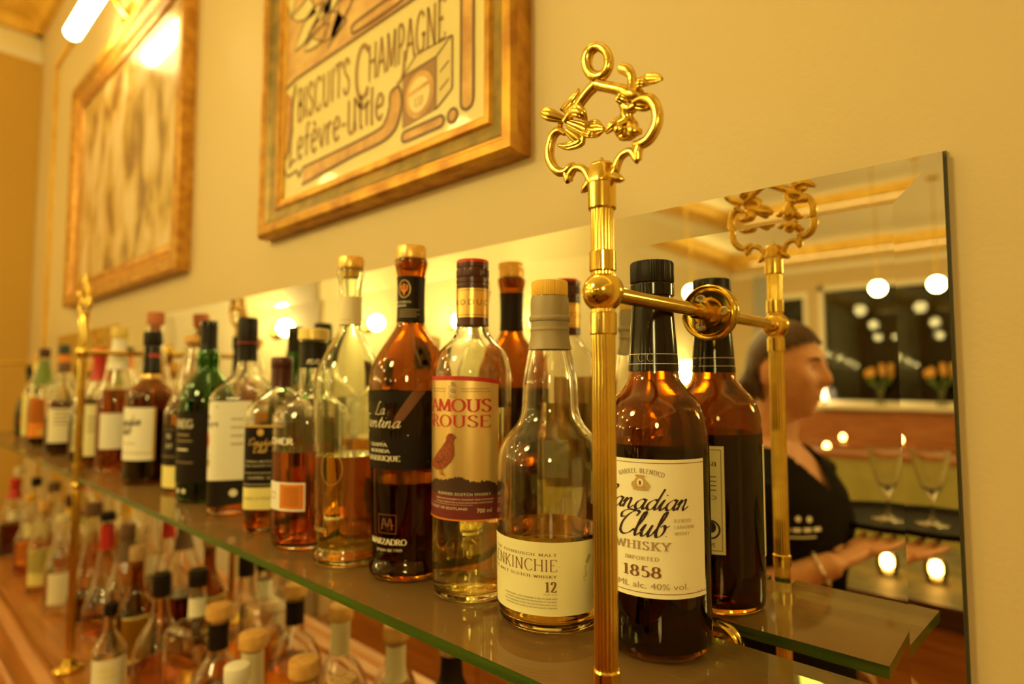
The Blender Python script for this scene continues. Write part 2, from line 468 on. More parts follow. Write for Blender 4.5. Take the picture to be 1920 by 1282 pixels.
class Bottle:
    def __init__(s, name, label, x, y, z0, prof, glass, wall=.0028, group=None, cat='bottle', square=None, yaw=0.0, seg=56, smooth=3, base=.006, empty=False):
        s.root = thing(name, label, cat, (x, y, z0 + .0004), group)
        s.x, s.y = x, y
        s.square, s.yaw, s.seg = square, yaw, seg
        s.prof = smooth_path(prof, smooth) if smooth else list(prof)
        s.wall, s.base = wall, base
        n = len(s.prof)
        top = s.prof[-1]
        inner = [(max(r - wall, .002), max(z, base)) for r, z in s.prof if z > base]
        inner = [(max(inner[0][0] * .8, .001), base)] + inner[1:-1] + [(max(top[0] - wall, .003), top[1])]
        s.inner = inner
        mb = MB()
        s._lathe(mb, s.prof + [p for p in reversed(inner)], glass)
        mb.build('glass', s.root, sharp=50)
    def k(s, t, z):
        if not s.square: return 1.0
        n, ratio, zs, zb = s.square          # exponent, depth ratio, straight below zs, round above zb
        q = min(1, max(0, (z - zs) / max(zb - zs, 1e-6))); q = q * q * (3 - 2 * q)
        a, b = abs(math.cos(t - s.yaw)), abs(math.sin(t - s.yaw)) / ratio
        kk = 1.0 / (a ** n + b ** n) ** (1.0 / n)
        return kk * (1 - q) + q
    def _lathe(s, mb, prof, m, off=0.0):
        v = []; f = []; seg = s.seg; n = len(prof)
        for r, z in prof:
            for j in range(seg):
                t = 2 * PI * j / seg; k = r * s.k(t, z) + off
                v.append((k * math.cos(t), k * math.sin(t), z))
        for i in range(n - 1):
            for j in range(seg):
                a, b = i * seg + j, i * seg + (j + 1) % seg
                f.append((a, b, b + seg, a + seg))
        f.append(tuple(reversed(range(seg)))); f.append(tuple(range((n - 1) * seg, n * seg)))
        mb.add(v, f, m)
    def R(s, z):
        p = s.prof
        if z <= p[0][1]: return p[0][0]
        for i in range(len(p) - 1):
            if p[i][1] <= z <= p[i+1][1] and p[i+1][1] > p[i][1]:
                q = (z - p[i][1]) / (p[i+1][1] - p[i][1])
                return p[i][0] * (1 - q) + p[i+1][0] * q
        return p[-1][0]
    def liquid(s, level, m):
        pr = [(r + .0003, z) for r, z in s.inner if z < level]
        pr[0] = (pr[0][0], pr[0][1] - .0002)
        rl = s.R(level) - s.wall + .0003
        pr.append((rl, level))
        mb = MB(); s._lathe(mb, pr, m); mb.build('liquid', s.root, sharp=60)
        return s
    def cap(s, m, z0, z1, r, name='cap', kind='plain', m2=None, parent=None):
        """kind: plain, ribbed, cork (rounded disc with a stem in the neck), screw (rings, ribs and a coloured top)"""
        mb = MB(); h = z1 - z0
        if kind == 'plain':
            mb.lathe([(r*.97, z0), (r, z0 + h*.05), (r, z1 - h*.12), (r*.96, z1 - h*.03), (r*.88, z1)], m, 40)
        elif kind == 'ribbed':
            mb.lathe([(r*.97, z0), (r, z0 + h*.06), (r, z1 - h*.16), (r*.985, z1 - h*.06), (r*.93, z1)], m, 120, modu=lambda t: 1 + .012 * (1 if int(t / (2*PI) * 120) % 2 else -1))
        elif kind == 'cork':
            mb.lathe([(r*.62, z0 - h*.7), (r*.66, z0), (r*.98, z0 + .0002), (r, z0 + h*.1), (r, z1 - h*.15), (r*.95, z1 - h*.04), (r*.85, z1)], m, 40)
        elif kind == 'screw':
            a = z0
            mb.lathe([(r, a), (r, a+h*.10), (r*.95, a+h*.11), (r*.95, a+h*.14), (r*1.01, a+h*.15), (r*1.01, a+h*.28), (r*.96, a+h*.29), (r*.96, a+h*.33), (r, a+h*.34)], m, 40)
            mb.lathe([(r, a+h*.34), (r*1.01, a+h*.36), (r*1.01, a+h*.62), (r, a+h*.64)], m, 110, modu=lambda t: 1 + .012 * (1 if int(t / (2*PI) * 110) % 2 else -1))
            mb.lathe([(r, a+h*.64), (r*.96, a+h*.66), (r*.96, a+h*.70), (r*1.0, a+h*.72), (r*1.0, a+h*.86)], m, 40)
            mb.lathe([(r*1.0, a+h*.86), (r*1.0, a+h*.95), (r*.95, a+h*.99), (r*.85, z1)], m2 or m, 40)
        o = mb.build(name, parent or s.root, sharp=30)
        return o
    def sleeve(s, m, z0, z1, off=.0006, name='neck_sleeve', jag=0.0, n=10):
        """foil or shrink sleeve over the neck between two heights"""
        mb = MB(); v = []; f = []; seg = 72
        zs = [z0 + (z1 - z0) * i / n for i in range(n + 1)]
        rnd = random.Random(int(z0 * 1e5) + 3)
        j0 = [jag * (rnd.random() - .5) for _ in range(seg)]
        for i, z in enumerate(zs):
            for j in range(seg):
                t = 2 * PI * j / seg; zz = z + (j0[j] if i == 0 else 0)
                k = s.R(zz) * s.k(t, zz) + off
                v.append((k * math.cos(t), k * math.sin(t), zz))
        for i in range(n):
            for j in range(seg):
                a, b = i * seg + j, i * seg + (j + 1) % seg
                f.append((a, b, b + seg, a + seg))
        mb.add(v, f, m)
        return mb.build(name, s.root)
    def ring(s, m, z, rr, h, name='ring'):
        mb = MB(); r0 = s.R(z)
        mb.lathe([(r0, z - h/2), (r0 + rr*.7, z - h*.42), (r0 + rr, z - h*.2), (r0 + rr, z + h*.2), (r0 + rr*.7, z + h*.42), (r0, z + h/2)], m, 56)
        return mb.build(name, s.root)
    def label(s, theta, layers, name='label', off=.0004, rref=None, text=None):
        """layers = [(flat outline, material)], stacked outward; x runs to the right as seen, y is height"""
        mb = MB(); th = R(theta)
        for i, (g, m) in enumerate(layers):
            g = dense(g); v = []
            for x, y in g[0]:
                rad = s.R(y); t = th + x / (rref or rad)
                k = rad * s.k(t, y) + off + .00012 + .00006 * i
                v.append((k * math.cos(t), k * math.sin(t), y))
            mb.add(v, g[1], m)
        o = mb.build(name, s.root, sharp=60)
        if text: o['label'] = text
        return o

def view_angle(x, y):
    """direction from a bottle towards the middle of the room in front of it, degrees"""
    return math.degrees(math.atan2(-.51 - y, -x))

UP = 'spirit bottles standing on the glass shelf'
LOW = 'spirit bottles standing on the wooden counter'

# --- brown whisky bottle with a cream label, nearest the brass post
b = Bottle('whisky_bottle', 'dark brown bottle with black ribbed cap and cream label reading Whisky 1858', -.2475, -.0600, ZS,
    [(.036,0),(.0412,.0022),(.0433,.009),(.0437,.03),(.0437,.15),(.0432,.170),(.0412,.184),(.0365,.195),(.029,.2035),(.0235,.2105),(.0207,.2180),(.019,.2415),(.0173,.264),(.0161,.2836),(.0161,.290)], BROWNG, group=UP)
b.liquid(.163, DARKL)
b.sleeve(BLACKG, .221, .2838, .0005, jag=.0008)
b.cap(BLACKG, .2835, .2945, .0182, name='cap_ring', kind='plain')
b.cap(BLACK, .2947, .3128, .0180, kind='ribbed')
vt = -68
b.label(vt, [(rect(-.06,.2345,.06,.2349), CREAMI), (rect(-.06,.2265,.06,.2269), CREAMI),
    (align(serif('C.C.', .0065, .05, .018, serifs=False), -.003, .2285, 'c'), GREYI)], name='neck_print', off=.0009, text='cream lines and initials printed on the black neck sleeve')
RL = .0437
L = [(rect(-.053,.0495,.0535,.1530), CREAM),
     (rect(-.053,.0527,.0535,.0533), BROWNI), (rect(-.053,.1500,.0535,.1505), BROWNI),
     (on_arc(align(serif('BARREL BLENDED', .0034, .07, .03, track=.16), 0, 0, 'c', .0355), 0, .1425, .05), BROWNI),
     (align(script('Canadian', .0078, .115, .035), .0005, .1152, 'c', .072), INK),
     (align(script('Club.', .0088, .115, .035), .0015, .0952, 'c', .040), INK),
     (align(serif('WHISKY', .0062, .095, .035, track=.18), 0, .0850, 'c', .0455), GREYI),
     (align(serif('IMPORTED', .0027, .08, .03, track=.2), 0, .0772, 'c', .026), GREYI),
     (align(serif('1858', .0078, .095, .035, track=.14), 0, .0650, 'c', .029), BROWNI),
     (align(sans('700 ML alc. 40% vol.', .0046), 0, .0565, 'c', .070), GREYI),
     (align(sans('Est. 1858', .0012), .046, .0538, 'c'), GREYI)]
for i, tx in enumerate(('BLENDED', 'CANADIAN', 'WHISKY')):
    L.append((align(serif(tx, .0024, .07, .03, track=.12), .0245, .1062 - i * .0047, 'l'), GREYI))
for i, tx in enumerate(('AGED IN', 'WHITE OAK', 'BARRELS')):
    L.append((align(serif(tx, .0024, .07, .03, track=.12), -.0225, .1062 - i * .0047, 'r'), GREYI))
# crest between the lines of lettering
cr = [disc(0, .1355, .0046, .0042), rect(-.0034,.1395,.0034,.1412), disc(-.0045,.1338,.0022,.0026), disc(.0045,.1338,.0022,.0026), rect(-.0055,.1298,.0055,.1314)]
L.append((merge(cr), mat('crest_gold', (.55, .36, .12), .5)))
L.append((merge([disc(0, .1355, .0024, .0030)]), CREAM)); L.append((disc(0, .1352, .0009, .0018), BROWNI))
b.label(-75.5, L, rref=RL, text='cream paper label with dark script lettering')

L = [(rect(-.043,.0560,.043,.1530), PALEY), (frame2(-.0405,.0590,.0405,.1500,.0006), BROWNI), (ringp(-.030,.078,.008,.008,.0008), INK), (merge([disc(-.031,.080,.004,.005), disc(-.028,.075,.003,.003)]), INK),
     (align(sans('BARREL BLENDED', .0040), -.036, .135, 'l', .070), INK), (align(sans('CANADIAN WHISKY', .0036), -.036, .105, 'l', .066), INK), (align(sans('70 CL', .0040), -.034, .0622, 'l'), INK)]
for i in range(4): L.append((rect(-.036, .125 - i * .004, .032 - .004 * (i % 2), .1258 - i * .004), INK))
b.label(113, L, rref=RL, name='back_label', text='cream back label seen in the mirror')

# --- bulbous pot-shouldered whisky bottle behind the post
b = Bottle('whisky_bottle', 'clear pear-necked bottle with yellow screw cap, grey capsule and pale yellow label', -.345, -.077, ZS,
    [(.036,0),(.0438,.002),(.0472,.010),(.0482,.03),(.0487,.075),(.0490,.130),(.0476,.147),(.0432,.1585),(.0362,.167),(.0298,.1752),(.0267,.185),(.0259,.195),(.0248,.2149),(.0215,.2330),(.0182,.2480),(.0172,.2546),(.0172,.2700),(.0172,.2850),(.0160,.2935)], CLEAR, group=UP, wall=.0034)
b.liquid(.081, GOLDL)
o = b.sleeve(GREYCAP, .2415, .2905, .0008, name='neck_capsule'); plabel(o, 'grey foil capsule')
b.ring(GREYCAP, .2700, .0022, .0060, 'capsule_ring'); b.ring(GREYCAP, .2600, .0013, .0040, 'capsule_ring')
b.cap(YCAP, .2910, .3055, .0168, kind='ribbed')
RL = .0487
L = [(rect(-.078,.0180,.076,.0782), PALEY),
     (align(serif('THE EDINBURGH MALT', .0022, .075, .03, track=.22), .0405, .0668, 'r', .066), BROWNI),
     (align(serif('GLENKINCHIE', .0096, .050, .020, track=.10), .0408, .0545, 'r', .083), BROWNI),
     (align(serif('SINGLE MALT SCOTCH WHISKY', .0022, .085, .035, track=.26), .0405, .0492, 'r', .079), BROWNI),
     (align(serif('12', .0082, .10, .032, track=.12), .0405, .0378, 'r'), BROWNI),
     (align(serif('YEAR OLD', .0015, .07, .03, track=.25), .0405, .0353, 'r', .0115), GREYI),
     (align(sans('-', .002), .0425, .0575, 'l'), BROWNI)]
for i, tx in enumerate(('OUR DISTILLERY WAS ESTABLISHED IN 1837 BY JOHN AND', 'ALL WATER FLOWED FROM THE KINCHIE BURN IN THE HEART', 'OF ITS FARMLAND, OVER THE GENTLE ROLLING HILLS', 'WHERE EVEN NOW, SOME OF THE FINEST BARLEY IS GROWN')):
    L.append((align(sans(tx, .00125), .0405, .0318 - i * .0025, 'r', .050 - .002 * (i % 2)), INK))
wheat = [pen(smooth_path([(.066,.0475),(.0675,.0520),(.0655,.0555),(.0680,.0600),(.0705,.0660)],5), .00022, .00022), pen(smooth_path([(.0655,.0450),(.0640,.0480),(.0665,.0500),(.0650,.0530)],4), .0002, .0002)]
for q in range(6):
    wheat.append(pen([(.0675+.0005*q, .0595+.0011*q), (.0660+.0006*q, .0612+.0011*q)], .0003, .0003)); wheat.append(pen([(.0677+.0005*q, .0597+.0011*q), (.0697+.0005*q, .0608+.0011*q)], .0003, .0003))
L.append((merge(wheat), GREYI))
b.label(-93, L, rref=RL, text='pale yellow wrap-round label with brown lettering')
b.label(121, [(rect(-.013,.116,.013,.152), mat('back_label', (.50,.44,.22), .5)), (disc(.001,.131,.0085), mat('label_brown', (.16,.10,.04), .5))], name='back_label', off=.0004)

# --- clear bottle with gold label and red-brown bird
b = Bottle('whisky_bottle', 'clear whisky bottle with gold label showing a red-brown bird and red-topped cap', -.444, -.0815, ZS,
    [(.030,0),(.0365,.0018),(.0388,.009),(.0398,.03),(.0400,.111),(.0406,.209),(.0396,.2255),(.0350,.2410),(.0255,.2520),(.0192,.2592),(.0164,.2690),(.0160,.28),(.0160,.300),(.0160,.3100)], CLEAR, group=UP)
b.liquid(.186, PALE)
o = b.sleeve(MAROON, .2690, .3090, .0006)
b.label(-44, [(rect(-.051,.2770,.051,.3068), GOLDF), (rect(-.051,.2792,.051,.2797), MAROON), (rect(-.051,.3045,.051,.3050), MAROON),
     (align(sans('PRODUCT OF', .0062, 1.45), .0085, .2895, 'c'), BROWNI)], name='neck_label', off=.0009, text='gold neck band with dark lettering')
b.cap(MAROON, .3095, .3378, .0168, kind='screw', m2=REDCAP)
RL = .0403
GOLDLAB = mat('gold_label', (.90, .66, .28), .33, .80)
top = [(x, .2172 - 1.2 * max(0, x - .012) ** 2 * 2.2) for x in [-.048 + .095 * i / 30 for i in range(31)]]
def band(fn_hi, fn_lo, x0, x1, n=36):
    v = []; 
    for i in range(n + 1):
        x = x0 + (x1 - x0) * i / n; v += [(x, fn_lo(x)), (x, fn_hi(x))]
    return v, [(2*i, 2*i+2, 2*i+3, 2*i+1) for i in range(n)]
hi = lambda x: .2172 - 1.9 * max(0, x - .004) ** 2
rnd = random.Random(5); hz = [rnd.random() for _ in range(200)]
moor = lambda x: .1145 + .0035 * math.sin(x * 60 + 1.2) + .0016 * math.sin(x * 210) + .0022 * hz[int((x + .06) * 1500) % 200]
L = [(band(hi, lambda x: .0788, -.052, .0485), GOLDLAB),
     (band(hi, lambda x: hi(x) - .0042, -.052, .0485), REDI),
     (band(moor, lambda x: .1005, -.052, .0485, 110), mat('moor_brown', (.06,.022,.010), .5)),
     (rect(-.052,.0800,.0485,.1030), mat('deep_red_band', (.16,.018,.016), .5)),
     (align(serif('FAMOUS', .0120, .085, .036, track=.03), .0405, .1828, 'r', .083), REDI),
     (align(serif('GROUSE', .0112, .070, .030, track=.06), .0400, .1680, 'r', .083), REDI),
     (align(sans('BLENDED SCOTCH WHISKY', .0026, 1.1), .012, .1028, 'c', .056), CREAMI),
     (align(sans('FINEST MALTS EXPERTLY BLENDED AND MATURED', .0013), .012, .0985, 'c', .062), CREAMI),
     (align(sans('IN OAK CASKS FOR A RICH ROUNDED SWEETNESS', .0013), .012, .0955, 'c', .060), CREAMI),
     (rect(-.040,.0938,.022,.0940), CREAMI),
     (align(sans('PRODUCT OF SCOTLAND', .0024), -.008, .0892, 'c', .050), CREAMI),
     (align(sans('700 ml', .0040), .026, .0868, 'l'), CREAMI), (rect(-.052,.0788,.0485,.0800), ORANGE)]
# small crest with two lines of fine print
L.append((merge([frame2(-.0025,.1985,.0070,.2075,.0004), disc(.0022,.2095,.0020,.0022), disc(.0022,.2030,.0028,.0026), rect(-.002,.1966,.0066,.1975)]), GREYI))
for sx_, a_ in ((-.006, 'r'), (.0105, 'l')):
    k_ = -1 if a_ == 'r' else 1; L.append((rect(min(sx_, sx_ + k_ * .027), .2046, max(sx_, sx_ + k_ * .027), .2053), GREYI)); L.append((rect(min(sx_, sx_ + k_ * .029), .2020, max(sx_, sx_ + k_ * .029), .2027), GREYI))
# the bird, standing in profile facing right
bird = [(-.0290,.1300),(-.0235,.1345),(-.0170,.1400),(-.0105,.1465),(-.0065,.1525),(-.0062,.1560),(-.0040,.1588),(-.0012,.1592),(.0010,.1575),(.0030,.1560),(.0008,.1548),(-.0005,.1520),(.0012,.1470),(.0014,.1410),(-.0015,.1350),(-.0065,.1300),(-.0120,.1275),(-.0165,.1270),(-.0215,.1282)]
BIRDM = mat('bird_red', (.36, .075, .015), .5, noise=(420, (.20, .035, .010), 3))
bx = .000
bird = [((x + .013) * 1.22 - .013 - (.0012 if y < .15 else 0), (y - .127) * 1.13 + .1255) for x, y in bird]
L.append((poly([(x + bx, y) for x, y in bird]), BIRDM))
L.append((merge([pen([(-.0135+bx,.1275),(-.0128+bx,.1225),(-.0095+bx,.1215)], .0005,.0005), pen([(-.0105+bx,.1280),(-.0098+bx,.1225),(-.0065+bx,.1205)], .0005,.0005)]), BIRDM))
L.append((merge([pen(smooth_path([(-.0200+bx,.1330),(-.0120+bx,.1340),(-.0060+bx,.1400)],5), .0004, .0004), disc(.0012+bx,.1601,.0007)]), INK))
L.append((disc(.0004+bx,.1612,.0014,.0007), REDI))
b.label(-74, L, rref=RL, text='gold metallic label with red lettering and bird')
b.label(-58, [(align(serif('1800', .0085, .06, .03), 0, .0440, 'c'), glassm('embossed_glass', (.95,.93,.85), rough=.15)), (pen(arc(0,.035,.022,.030,20,160,24), .0007,.0007), glassm('embossed_glass', (.95,.93,.85), rough=.15))], name='embossing', off=.0004)

# --- amber grappa bottle with gold cap
GR_PROF = [(.034,0),(.0405,.0018),(.0430,.0070),(.0427,.0120),(.0402,.0180),(.0393,.0240),(.0410,.0424),(.0431,.1131),(.0451,.1607),(.0458,.2000),(.0432,.2260),(.0352,.2445),(.0235,.2625),(.0170,.2735),(.0152,.2850),(.0150,.3062),(.0156,.3280),(.0186,.3440),(.0190,.3490),(.0180,.3510)]
b = Bottle('grappa_bottle', 'tall amber bottle with gold cork cap and black Grappa Barrique label', -.541, -.086, ZS, GR_PROF, AMBERG, group=UP)
b.liquid(.103, DARKR)
b.cap(GOLDCAP, .3512, .3668, .0170, kind='cork')
b.sleeve(DARKLAB, .2790, .3300, .0006)
vt = -52
L = [(rect(-.003,.298,.016,.2983), BROWNI)]
L = [(ringp(-.004,.3155,.0068,.0098,.0004), GOLDI), (merge([pen(smooth_path([(-.0072,.3200),(-.0070,.3145),(-.0040,.3125),(-.0010,.3145),(-.0008,.3200)],4), .0009,.0009), pen([(-.004,.3215),(-.004,.3085)], .0009,.0009)]), ORANGE),
     (align(serif('INVECCHIATA', .0022, .08, .035, track=.1), .004, .2995, 'r', .022), CREAMI), (align(serif('IN BARRIQUE', .0022, .08, .035, track=.1), -.001, .2955, 'r', .018), CREAMI)]
for i in range(4): L.append((rect(-.010, .2915 - i * .0026, .013 - .003 * (i % 2), .2923 - i * .0026), GREYI))
b.label(vt, L, name='neck_print', off=.0009, text='gold emblem and fine print on the black neck sleeve')
RL = .0445
L = [(band(lambda x: .2020, lambda x: .1180, -.118, .062), DARKLAB),
     (poly([(.012,.2015),(.026,.2015),(.004,.172),(-.010,.160),(-.006,.175)]), mat('label_stripe', (.16,.055,.018), .5)),
     (poly([(-.022,.147),(.030,.125),(.031,.127),(-.020,.149)]), mat('label_stripe', (.16,.055,.018), .5)),
     (align(script('La', .0062, .06, .045, .5, .3), -.0245, .1765, 'c'), CREAMI),
     (align(script('Trentina', .0070, .06, .045, .5, .3), .0005, .1625, 'r', .054), CREAMI),
     (pen([(-.050,.1582),(.008,.1545)], .0007, .0004), CREAMI),
     (align(serif('GRAPPA', .0036, .085, .035), -.028, .1425, 'c', .027), CREAMI),
     (align(serif('MORBIDA', .0036, .085, .035), -.0265, .1360, 'c', .030), CREAMI),
     (align(serif('BARRIQUE', .0052, .095, .04), -.023, .1275, 'c', .046), CREAMI)]
b.label(-50, L, rref=RL, text='black label with cream handwriting and capitals')
L = [(frame2(-.0295,.0510,-.0070,.0710,.0006), BROWNI), (merge([pen(smooth_path([(-.025,.055),(-.022,.067),(-.018,.058),(-.014,.067),(-.012,.055)],4), .0007,.0004), pen([(-.025,.061),(-.010,.060)], .0004,.0004)]), BROWNI),
     (align(serif('MARZADRO', .0060, .11, .045, track=.05), .0040, .0395, 'r', .048), CREAMI), (align(sans('grappa dal 1949', .0034), -.001, .0325, 'r', .032), CREAMI)]
b.label(-46, L, rref=.0418, name='lower_print', off=.0005, text='cream maker lettering and square emblem')

# --- the same bottle shape in clear glass
b = Bottle('grappa_bottle', 'tall clear bottle with orange-gold cork cap and cream neck label', -.628, -.1100, ZS,
    [(r * .88, z * .99) for r, z in GR_PROF], GREENISH, group=UP)
b.liquid(.125, PALE)
b.cap(GOLDCAP, .3478, .3625, .0158, kind='cork')
b.label(-44, [(rect(-.040,.2790,.040,.3130), mat('faded_cream_label', (.84,.72,.45), .5))] + [(rect(-.014, .2950 - i * .0035, .006 - .002 * (i % 2), .2956 - i * .0035), GREYI) for i in range(4)], name='neck_label', rref=.0136, text='cream paper neck label')
L = [(shift(align(serif('EOY', .0150, .05, .04, track=.3, serifs=False), 0, 0, 'c'), -.030, .150, rot=PI/2), CREAMI)]
b.label(-66, L, rref=.037, name='lettering', off=.0004, text='upright letters printed on the clear glass')
b.label(-66, [(align(serif('MARZADRO', .0052, .10, .04), -.003, .0400, 'r', .042), GOLDI)], rref=.037, name='lettering', off=.0004, text='gold maker lettering')
b.label(-66, [(ringp(.003,.112,.013,.018,.0003), GOLDI)], rref=.037, name='emblem', off=.0004)
b.label(-66, [(rect(-.044,.0520,-.034,.0780), MAROON)], rref=.037, name='seal', off=.0004)

# --- round bottle with gold cap and orange label
b = Bottle('rum_bottle', 'round bottle of red-amber spirit with pale gold cap and small orange label', -.7335, -.0985, ZS,
    [(.040,0),(.0455,.002),(.0482,.010),(.0489,.03),(.0491,.155),(.0478,.168),(.0420,.1775),(.0280,.1865),(.0205,.1925),(.0183,.2020),(.0177,.2291),(.0180,.2600),(.0192,.2640),(.0192,.2680)], CLEAR, group=UP)
b.liquid(.122, REDL)
b.sleeve(BLACK, .2290, .2630, .0007)
b.label(-30, [(align(script('mn', .0065, .10, .05), 0, .2335, 'c'), CREAMI)], name='neck_print', off=.0011)
b.cap(BRCAP, .2665, .2812, .0204, kind='plain')
L = [(rect(-.040,.0500,.018,.0850), CREAMW), (rect(-.0165,.0525,.0165,.0828), mat('orange_foil_label', (.85,.27,.03), .35, .3))]
for i in range(7): L.append((rect(-.010, .0575 + i * .0033, .010, .0582 + i * .0033), BROWNI))
L.append((frame2(-.036,.064,-.024,.072,.0008), REDI))
b.label(-58, L, rref=.0489, text='small label, white on the left and orange on the right')
b.label(-62, [(align(serif('CHER', .0075, .13, .08, track=.12, serifs=False), .006, .1320, 'r', .042), CREAMW)], name='print', off=.0004, text='white letters printed on the glass')
b.label(140, [(rect(-.02,.120,.02,.160), mat('back_label_brown', (.22,.16,.07), .5)), (rect(-.017,.122,.017,.148), PALEY)], name='back_label')

# --- flat-sided bottle with dark label
b = Bottle('whisky_bottle', 'broad-shouldered amber bottle with dark maroon cap and dark label above a yellow band', -.8445, -.0865, ZS,
    [(.040,0),(.0450,.002),(.0468,.009),(.0470,.02),(.0473,.145),(.0462,.168),(.0400,.181),(.0250,.1925),(.0165,.1985),(.0142,.2060),(.0142,.2320)], CLEAR, group=UP, square=(5, .86, .165, .195), yaw=R(-42))
b.liquid(.118, AMBERL)
b.sleeve(MAROON, .2020, .2300, .0006); b.cap(MAROON, .2300, .2465, .0154, kind='plain')
L = [(rect(-.033,.0520,.026,.1500), DARKLAB), (rect(-.033,.1470,.026,.1500), GOLDI), (rect(-.030,.0340,.024,.0640), YELLOWL),
     (align(script('Canadian', .0042, .15, .05), .001, .1225, 'c', .030), GOLDI), (align(script('Club', .0044, .15, .05), .001, .1120, 'c', .018), GOLDI), (disc(.000,.1400,.0042,.0050), GOLDI),
     (align(sans('SMALL BATCH', .0028), 0, .0985, 'c', .034), CREAMI), (align(sans('CLASSIC BLENDED WHISKY', .0020), 0, .0930, 'c', .044), CREAMI), (align(sans('CLASSIC 12', .0036), 0, .0760, 'c', .028), CREAMI), (frame2(-.028,.068,.022,.0845,.0006), CREAMI),
     (align(sans('AGED 12 YEARS', .0034), -.002, .0480, 'c', .038), GREYI)]
b.label(-58, L, rref=.047, text='dark label with gold script over a yellow band')

# --- square bourbon bottle with white label
b = Bottle('bourbon_bottle', 'square clear bottle with tall black cap and large white label with red seal', -1.000, -.0700, ZS,
    [(.045,0),(.0510,.002),(.0532,.010),(.0540,.02),(.0545,.165),(.0530,.188),(.0430,.203),(.0250,.218),(.0165,.2310),(.0150,.2450),(.0150,.2680)], CLEAR, group=UP, square=(6, .92, .185, .222), yaw=R(-30))
b.liquid(.100, AMBERL)
b.sleeve(BLACK, .2440, .2660, .0006); b.cap(BLACK, .2660, .3168, .0162, kind='plain')
b.label(-70, [(rect(-.050,.2735,.050,.2750), REDI)], name='cap_stripe', off=.0022, rref=.0162)
L = [(rect(-.050,.0560,.0495,.1790), CREAMW), (rect(-.050,.1765,-.005,.1790), BLACK), (pen([(-.006,.1778),(.004,.1700),(.0495,.1700)], .0011,.0011), BLACK),
     (align(sans('JIM', .0085), -.012, .1500, 'c'), INK), (align(sans('BEAM', .0085), -.008, .1385, 'c'), INK),
     (disc(-.014,.1180,.0085,.0145), REDI), (rect(-.026,.0780,-.004,.0890), GREYI), (align(sans('BOURBON', .0040), -.016, .0930, 'c'), GREYI)]
for i in range(4): L.append((rect(.022, .150 - i * .013, .040, .1520 - i * .013), GREYI))
b.label(-68, L, rref=.054, text='large white label with red seal')
b.label(-52, [(poly([(-.030,.050),(-.020,.0545),(.030,.060),(.030,.020),(-.022,.014),(-.030,.028)]), BLACK), (disc(.012,.036,.006), CREAMI)], rref=.054, name='lower_label', off=.0003)

# --- green bottle
b = Bottle('whisky_bottle', 'green glass bottle with bulging neck, dark foil and black label with cream letters', -1.1300, -.0830, ZS,
    [(.038,0),(.0430,.002),(.0452,.009),(.0458,.02),(.0462,.157),(.0440,.185),(.0370,.202),(.0260,.218),(.0185,.230),(.0178,.240),(.0188,.250),(.0172,.2620),(.0140,.2730),(.0136,.2900),(.0136,.3100)], GREENG, group=UP)
b.liquid(.150, liq('green_whisky', (.80,.55,.12)))
b.sleeve(BLACK, .2680, .3100, .0008); b.cap(BLACKG, .3100, .3190, .0148, kind='plain')
L = [(rect(-.062,.0350,.045,.1560), DARKLAB), (rect(.0405,.0355,.045,.1555), BROWNI), (align(serif('ARDBEG', .0135, .09, .05, track=.08), .012, .1300, 'r', .070), CREAMI),
     (rect(-.024,.1165,.006,.1190), GREYI), (rect(-.024,.1065,.012,.1085), GREYI), (rect(-.022,.0910,.004,.0940), CREAMI), (rect(-.030,.0700,.014,.0715), GREYI)]
b.label(-62, L, rref=.046, text='black label with large cream letters')
b.label(-62, [(disc(-.016,.022,.004), CREAMI), (disc(-.002,.022,.004), CREAMI)], rref=.046, name='lower_print', off=.0003)

# --- cork-stoppered decanter-shaped bottle behind the green one
b = Bottle('whisky_bottle', 'flare-necked bottle with orange cork, dark label and cream lower label', -1.2650, -.0610, ZS,
    [(.040,0),(.0445,.002),(.0462,.010),(.0463,.02),(.0463,.135),(.0445,.158),(.0330,.190),(.0230,.2320),(.0150,.2640),(.0115,.2800),(.0125,.2850)], CLEAR, group=UP)
b.liquid(.146, AMBERL)
b.cap(ORCORK, .2860, .3000, .0170, kind='cork')
L = [(rect(-.070,.0500,.060,.1260), DARKLAB), (rect(-.070,.0080,.060,.0490), YELLOWL), (align(sans('N', .0110), -.016, .1000, 'c'), CREAMI), (align(sans('AY', .0100), -.014, .0820, 'c'), CREAMI), (rect(-.045,.0660,.0,.0675), GREYI), (rect(-.045,.1180,.0,.1190), GREYI)]
b.label(-52, L, rref=.046, text='dark label with cream letters over a cream band')

# --- second brown bottle with cream label
b = Bottle('whisky_bottle', 'near-black bottle with gold neck band and white label, on the upper shelf', -1.4050, -.0920, ZS,
    [(.040,0),(.0435,.002),(.0455,.010),(.0460,.02),(.0460,.165),(.0430,.187),(.0330,.199),(.0230,.208),(.0175,.2180),(.0164,.2300),(.0150,.2700),(.0146,.2850)], BROWNG, group=UP)
b.liquid(.150, DARKL)
b.sleeve(BLACKG, .2230, .2840, .0006); b.cap(BLACK, .2840, .3130, .0170, kind='ribbed')
b.label(-60, [(rect(-.055,.2160,.055,.2235), GOLDF)], name='neck_band', off=.0010, rref=.0166)
b.label(-60, [(rect(.006,.2600,.030,.2660), REDCAP)], name='cap_stripe', off=.0010, rref=.0166)
L = [(rect(-.050,.0500,.050,.1560), CREAMW), (align(script('Canadian', .0090, .17, .05), -.004, .1210, 'c', .058), INK), (align(script('Club', .0100, .17, .05), -.010, .1020, 'c', .034), INK), (rect(-.045,.0640,.045,.0652), BROWNI), (rect(-.030,.0830,.016,.0845), GREYI), (rect(.0455,.0500,.050,.1560), GOLDI)]
b.label(-66, L, rref=.046, text='white label with dark script')

